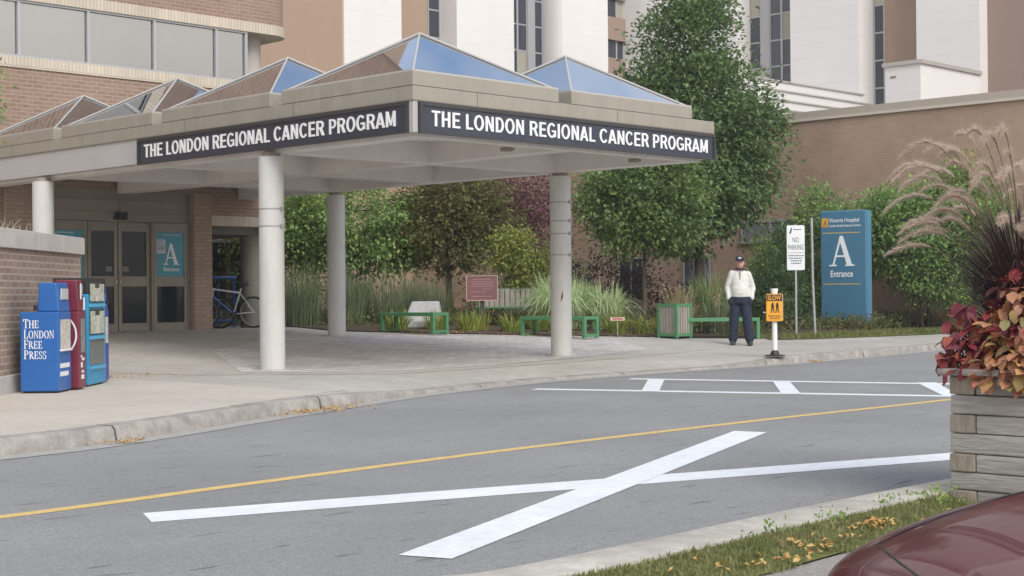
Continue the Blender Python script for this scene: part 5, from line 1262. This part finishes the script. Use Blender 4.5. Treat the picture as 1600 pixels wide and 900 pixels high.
# purple fountain grass
def fountain(label, cx, cy, seed, nb, npl, hgt, spr):
    r_ = random.Random(seed); o_ = thing('purple_fountain_grass', label, 'ornamental grass', (cx, cy, .69), 0, 'fountain grasses in the timber planter'); mb = MB()
    for _ in range(nb):
        a = r_.uniform(0, 6.283); H = hgt*r_.uniform(.55, .95); out = spr*r_.uniform(.25, 1.0); sd_ = Vector((-math.sin(a), math.cos(a), 0)); o = len(mb.v); w0 = r_.uniform(.004, .0075)
        for k in range(8):
            f = k/7; q = Vector((math.cos(a)*(.05+out*f**1.5), math.sin(a)*(.05+out*f**1.5), H*(1.35*f-.75*f**2.8*(out/spr))))
            wv = w0*(1-f**3)+.0006; mb.v += [tuple(q+sd_*wv), tuple(q-sd_*wv)]
        for k in range(7): mb.f.append((o+2*k, o+2*k+1, o+2*k+3, o+2*k+2))
    mb.build('blades', leafmat('purple_grass_blade', [(.035, .018, .024), (.06, .032, .04), (.095, .055, .06), (.07, .06, .045)], pscale=4), o_)
    stm = MB(); br = MB(); core = MB()
    for i in range(npl):
        a = r_.uniform(R(85), R(215)) if r_.random() < .8 else r_.uniform(0, 6.283); H = hgt*r_.uniform(1.0, 1.85); out = spr*r_.uniform(.40, 1.18)
        def P(f): return Vector((math.cos(a)*(.05+out*f**1.4), math.sin(a)*(.05+out*f**1.4), H*(1.40*f-.40*f*f-.24*f**4*(.35+out/spr))))
        stm.tube([P(k/8) for k in range(7)], .0022, 4)
        f0 = r_.uniform(.66, .74); n = 380
        core.tube([P(f0+(1-f0)*k/6) for k in range(7)], [.003, .005, .006, .006, .005, .004, .0015], 6)
        for _ in range(n):
            f = f0+(1-f0)*r_.random(); q = P(f); tg = (P(min(1, f+.02))-P(f-.02)).normalized(); ra = (rvec(r_)); ra = (ra-tg*ra.dot(tg)).normalized()
            env = math.sin(math.pi*min(1, (f-f0)/(1-f0)*.9+.08))**.6; d = (tg*1.1+ra).normalized(); Lb = .056*env*r_.uniform(.6, 1.2); sd_ = d.cross(ra).normalized()*.0015 if d.cross(ra).length > .01 else tg*.001
            o = len(br.v); br.v += [tuple(q+sd_), tuple(q-sd_), tuple(q+d*Lb)]; br.f.append((o, o+1, o+2))
    stm.build('stems', mat('plume_stem', (.16, .11, .08), .8), o_)
    pm = core.build('plumes', leafmat('plume_core', [(.34, .23, .19), (.45, .33, .26), (.38, .26, .22)], trans=.2, pscale=5), o_)
    br.build('bristles', leafmat('plume_bristle', [(.58, .46, .38), (.70, .58, .48), (.76, .67, .57)], trans=.45, pscale=5), pm)
    return o_
fountain('purple fountain grass with tan plumes arching left over the planter', PU+.58, PV-.16, 101, 1100, 46, .97, .68)
fountain('second purple fountain grass deeper in the planter behind the coleus', PU+1.0, PV-.55, 102, 520, 18, .90, .66)

# ------------------------------------------------------------------ maroon car (mostly out of frame, bottom right)
t = thing('parked_car', 'dark maroon car parked close by, only its bonnet showing', 'car', (c2w(.655, 2.87)[0], c2w(.655, 2.87)[1], 0), YAW)
M_car = mat('maroon_paint', (.085, .002, .011), .3, 0, spec=.05, coat=.36, var=.03, vscale=40)
# stations along x (0 nose): (x, halfwidth, z_bottom, z_top at centreline, z shoulder)
st = [(0.0, .45, .30, .50, .47), (.03, .60, .24, .565, .52), (.10, .70, .22, .605, .555), (.22, .77, .20, .66, .595), (.40, .82, .19, .715, .645), (.62, .85, .18, .755, .69), (.95, .87, .18, .80, .745), (1.25, .88, .18, .83, .79), (1.6, .88, .18, .86, .84), (2.6, .88, .18, .88, .86), (3.4, .87, .18, .90, .87), (3.9, .85, .20, .90, .86), (4.2, .80, .25, .86, .80), (4.32, .72, .32, .78, .70)]
q = MB(); n = 22; vs = []
for (x, hw, zb_, zt_, zs_) in st:
    ring = []
    for k in range(11): f = -1+2*k/10; ring.append((x, f*hw*.93, zs_+(zt_-zs_)*(1-abs(f)**2.4)))
    side = [(x, hw*.985, zs_-.03), (x, hw, zs_-.10), (x, hw, (zs_+zb_)/2), (x, hw*.97, zb_+.06), (x, hw*.9, zb_)]
    ring += side + [(x, 0, zb_)] + [(a, -b_, c) for a, b_, c in side[::-1]]
    n = len(ring); vs += ring
fs = [(i*n+k, i*n+(k+1) % n, (i+1)*n+(k+1) % n, (i+1)*n+k) for i in range(len(st)-1) for k in range(n)]+[tuple(range(n)), tuple((len(st)-1)*n+k for k in range(n))[::-1]]
q.add(vs, fs); bo = q.build('body', M_car, t, smooth='all'); ss = bo.modifiers.new('s', 'SUBSURF'); ss.levels = 2; ss.render_levels = 2
q = MB(); cs = [(1.30, .70, .80), (1.95, .64, 1.28), (2.25, .62, 1.36), (2.9, .61, 1.36), (3.45, .62, 1.22), (4.0, .68, .86)]; vs = []
for x, hw, z in cs: vs += [(x, -hw, z), (x, hw, z)]
vs += [(1.3, -.72, .78), (1.3, .72, .78), (4.0, -.72, .78), (4.0, .72, .78)]
fs = [(2*i, 2*i+2, 2*i+3, 2*i+1) for i in range(5)]+[(12, 0, 1, 13), (14, 15, 11, 10), (12, 14, 10, 8, 6, 4, 2, 0), (13, 1, 3, 5, 7, 9, 11, 15)]
q.add(vs, fs); q.build('cabin_glass', mat('car_glass', (.015, .018, .02), .05), t, bevel=.03)
q = MB(); q.add([(1.98, -.56, 1.30), (1.98, .56, 1.30), (2.28, .585, 1.385), (2.28, -.585, 1.385), (2.9, -.58, 1.385), (2.9, .58, 1.385), (3.42, .54, 1.25), (3.42, -.54, 1.25),
      (1.98, -.56, 1.27), (1.98, .56, 1.27), (2.28, .62, 1.345), (2.28, -.62, 1.345), (2.9, -.61, 1.345), (2.9, .61, 1.345), (3.42, .57, 1.21), (3.42, -.57, 1.21)],
      [(0, 3, 2, 1), (3, 4, 5, 2), (4, 7, 6, 5), (1, 2, 10, 9), (2, 5, 13, 10), (5, 6, 14, 13), (3, 0, 8, 11), (4, 3, 11, 12), (7, 4, 12, 15), (0, 1, 9, 8), (6, 7, 15, 14)]); q.build('roof', M_car, t, bevel=.015)
for x in (.80, 3.45):
    for y in (-.80, .80):
        q = MB(); q.tube([(x, y-.10, .315), (x, y+.10, .315)], .315, 28); wo = q.build('wheel', mat('tyre_black', (.02, .02, .02), .8), t, smooth=True)
        q = MB(); s_ = 1 if y > 0 else -1; q.tube([(x, y+s_*.10, .315), (x, y+s_*.106, .315)], .20, 20); q.build('rim', M_galv, wo)
for y in (-.48, .48):
    q = MB(); q.ell((.055, y, .475), (.08, .11, .045), 16); q.build('headlight', mat('headlight_lens', (.16, .17, .20), .06, .3), t, smooth='all')
q = MB(); q.box(-.015, -.35, .33, .02, .35, .44); q.build('grille', M_black, t, bevel=.01)
# gaps between bonnet and wings, and across the nose
def car_z(x, y):
    for a, b in zip(st, st[1:]):
        if a[0] <= x <= b[0]:
            f = (x-a[0])/(b[0]-a[0]); hw, zt_, zs_ = (a[i]+(b[i]-a[i])*f for i in (1, 3, 4)); k = min(1, abs(y)/(hw*.93)); return zs_+(zt_-zs_)*(1-k**2.4)
for sg in (-1, 1):
    q = MB(); q.tube([(x, sg*(.50+.12*min(1, (x-.12)/.5)), car_z(x, .50+.12*min(1, (x-.12)/.5))-.001) for x in (.14, .2, .3, .45, .6, .8, 1.0, 1.2)], .0026, 6); q.build('bonnet_gap', M_black, t)
q = MB(); q.tube([(.14-.03*(1-(y/.5)**2), y, car_z(.14-.03*(1-(y/.5)**2), y)-.001) for y in (-.5, -.35, -.2, 0, .2, .35, .5)], .0026, 6); q.build('bonnet_gap', M_black, t)

# ------------------------------------------------------------------ the standing man
def stance(mb):
    """weight on one leg: the other foot a little forward and out, shoulders slightly tilted"""
    out = []
    for x, y, z in mb.v:
        if x > 0 and z < .85: k = (.85-z)/.85; y -= .085*k; x += .025*k
        if z > 1.0: z -= .05*x*(z-1.0)/.4
        out.append((x, y, z))
    mb.v = out; return mb
t = thing('person', 'man in white half zip jacket, navy trousers and cap, hands in pockets', 'person', (24.36, 17.64, gz(17.64)+.002), YAW-.12)
M_skin = mat('skin', (.56, .32, .25), .55, var=.06, vscale=25)
body = MB()
hd = Matrix.Rotation(R(-10), 3, 'Z')
body.ell((0, -.02, 1.595), (.073, .092, .115), 18); body.ell((0, -.055, 1.535), (.055, .055, .06), 14); body.ell((-.008, -.122, 1.583), (.014, .02, .024), 10)
body.ell((-.076, -.01, 1.585), (.012, .022, .032), 10); body.ell((.076, -.01, 1.585), (.012, .022, .032), 10); body.ell((0, -.105, 1.535), (.03, .012, .010), 8)
body.caps((0, .0, 1.40), (0, -.01, 1.53), .062, .058)
body.loft([(0, 0, .90, .165, .125), (0, -.01, 1.05, .18, .14), (0, 0, 1.25, .175, .12), (0, 0, 1.38, .15, .095), (0, 0, 1.44, .08, .07)], 18)
for s_ in (-1, 1):
    body.caps((s_*.085, 0, .90), (s_*.115, -.005, .50), .085, .058); body.caps((s_*.115, -.005, .50), (s_*.135, .01, .09), .056, .04); body.caps((s_*.145, .02, .055), (s_*.165, -.10, .045), .03, .022)
    body.caps((s_*.175, 0, 1.375), (s_*.265, .035, 1.12), .055, .045); body.caps((s_*.265, .035, 1.12), (s_*.228, -.04, .905), .042, .03)
    body.caps((s_*.228, -.04, .905), (s_*.205, -.06, .835), .033, .030)      # palm
    for k in range(4):
        fx_ = s_*(.222-.013*k); bx2 = -.045-.012*k
        body.caps((fx_, bx2, .835), (fx_-s_*.008, bx2-.004, .80-.004*(k % 2)), .0105, .010); body.caps((fx_-s_*.008, bx2-.004, .80), (fx_-s_*.02, bx2+.004, .772+.006*abs(k-1.5)), .0098, .0085)
    body.caps((s_*.215, -.075, .88), (s_*.195, -.098, .845), .012, .0105); body.caps((s_*.195, -.098, .845), (s_*.188, -.10, .82), .0105, .009)
body.v = [(x*(.90+.10*max(0, min(1, (z-1.44)/.05))), y*(.92+.08*max(0, min(1, (z-1.44)/.05))), z) for x, y, z in body.v]
bd = remesh(stance(body), .0075, 4); bo = bd.build('body', M_skin, t, smooth='all')
jk = MB()
jk.loft([(0, -.005, .905, .172, .142), (0, -.008, .93, .190, .165), (0, -.015, 1.0, .196, .180), (0, -.015, 1.10, .194, .175), (0, -.005, 1.22, .190, .150), (0, 0, 1.33, .196, .125), (0, 0, 1.40, .165, .105), (0, 0, 1.445, .098, .088), (0, -.004, 1.465, .082, .08)], 28)
for s_ in (-1, 1):
    jk.caps((s_*.172, 0, 1.365), (s_*.268, .04, 1.12), .076, .062); jk.caps((s_*.268, .04, 1.12), (s_*.242, -.03, .93), .060, .050)
    jk.ell((s_*.27, .035, 1.08), (.062, .068, .065), 12); jk.ell((s_*.245, -.015, .955), (.056, .06, .045), 12)
jk.v = [(x*.90, y*.90, z) for x, y, z in jk.v]
j_ = remesh(stance(jk), .011, 4).build('jacket', mat('white_jacket', (.66, .66, .61), .85, var=.10, vscale=6, bump=1.0, bscale=11), t, smooth='all')
q = MB(); q.tube([(-.005, -.126, 1.27), (-.004, -.106, 1.40), (-.002, -.088, 1.455)], .008, 6); q.build('zip', mat('zip_dark', (.06, .06, .06), .6), j_)
q = MB(); 
for s_ in (-1, 1): q.caps((s_*.222, -.033, .925), (s_*.217, -.040, .905), .049, .045)
q.build('cuffs', mat('jacket_cuff', (.62, .62, .57), .85), j_, smooth='all')
q = MB(); n = 26; ring = [(.078*math.sin(2*math.pi*k/n), -.012-.072*math.cos(2*math.pi*k/n), 1.462+.022*(1-math.cos(2*math.pi*k/n))*.5) for k in range(n+1)]; q.tube(ring, .021, 8, cap=False)
q.caps((-.03, -.085, 1.462), (-.055, -.092, 1.435), .014, .008); q.caps((.03, -.085, 1.462), (.055, -.092, 1.435), .014, .008); q.build('collar', mat('dark_red_collar', (.055, .018, .025), .8), j_, smooth='all')
tr = MB()
tr.loft([(0, 0, .80, .18, .14), (0, -.005, .87, .188, .148), (0, -.005, .935, .186, .150)], 24)
for s_ in (-1, 1):
    tr.caps((s_*.090, 0, .83), (s_*.122, -.008, .50), .108, .098); tr.caps((s_*.122, -.008, .50), (s_*.146, .006, .125), .098, .090)
    tr.ell((s_*.185, -.055, .845), (.052, .06, .085), 12)
r_t = remesh(stance(tr), .011, 4)
tro = r_t.build('trousers', mat('navy_trousers', (.016, .022, .042), .85, var=.15, vscale=9, bump=.4, bscale=12), t, smooth='all')
for s_ in (-1, 1):
    q = MB(); q.caps((s_*.137, .035, .055), (s_*.165, -.15, .045), .052, .043); q.ell((s_*.14, .02, .075), (.05, .06, .05), 12); q.box(s_*.15-.05, -.19, .0, s_*.15+.05, .08, .03)
    remesh(stance(q), .008, 4).build('shoe', mat('dark_shoe', (.03, .03, .036), .5), t, smooth='all')
q = MB(); q.loft([(0, -.005, 1.628, .084, .102), (0, -.003, 1.66, .084, .100), (0, 0, 1.695, .070, .084), (0, .002, 1.718, .035, .042), (0, .002, 1.724, .006, .008)], 24)
ca_ = q.build('cap', mat('navy_cap', (.016, .018, .04), .8), t, smooth=True)
q = MB(); vs = []
for k in range(9):
    a = math.pi*(k/8); vs.append((-.078*math.cos(a), -.072-.105*math.sin(a), 1.632-.012*math.sin(a))); 
q.add([(x, y, z) for x, y, z in vs]+[(x, y, z+.010) for x, y, z in vs], [tuple(range(9)), tuple(range(9, 18))[::-1]]+[(k, k+9, k+10, k+1) for k in range(8)]+[(8, 17, 9, 0)]); q.build('brim', mat('navy_cap', (.016, .018, .04), .8), ca_)
q = MB(); q.ell((-.005, -.085, 1.676), (.034, .014, .024), 12); q.build('cap_badge', mat('cap_badge_white', (.66, .64, .66), .7), ca_, smooth='all')
q = MB(); q.ell((0, .035, 1.60), (.078, .068, .075), 16); q.build('hair', mat('grey_hair', (.25, .235, .22), .8), t, smooth='all')
for s_ in (-1, 1):
    q = MB(); q.ell((s_*.030, -.103, 1.602), (.012, .007, .007), 10); q.build('eye', mat('eye_dark', (.03, .025, .02), .3), t, smooth='all')
q = MB(); q.ell((0, -.114, 1.535), (.022, .006, .004), 10); q.build('mouth', mat('lips', (.30, .11, .10), .5), t, smooth='all')

# ------------------------------------------------------------------ thin air between the camera and the far buildings
hz = MB(); hz.box(-405, -405, -1.1, 455, 455, 25.5)
HM = bpy.data.materials.new('haze_air'); HM.use_nodes = True; hn = HM.node_tree; hn.nodes.clear()
ho = hn.nodes.new('ShaderNodeOutputMaterial'); hv = hn.nodes.new('ShaderNodeVolumePrincipled')
hv.inputs['Color'].default_value = (.95, .95, .94, 1); hv.inputs['Density'].default_value = .0010; hv.inputs['Anisotropy'].default_value = .2
hn.links.new(hv.outputs[0], ho.inputs['Volume'])
tag(hz.build('haze', HM), 'thin pale haze filling the air of the whole place', 'haze', kind='stuff')
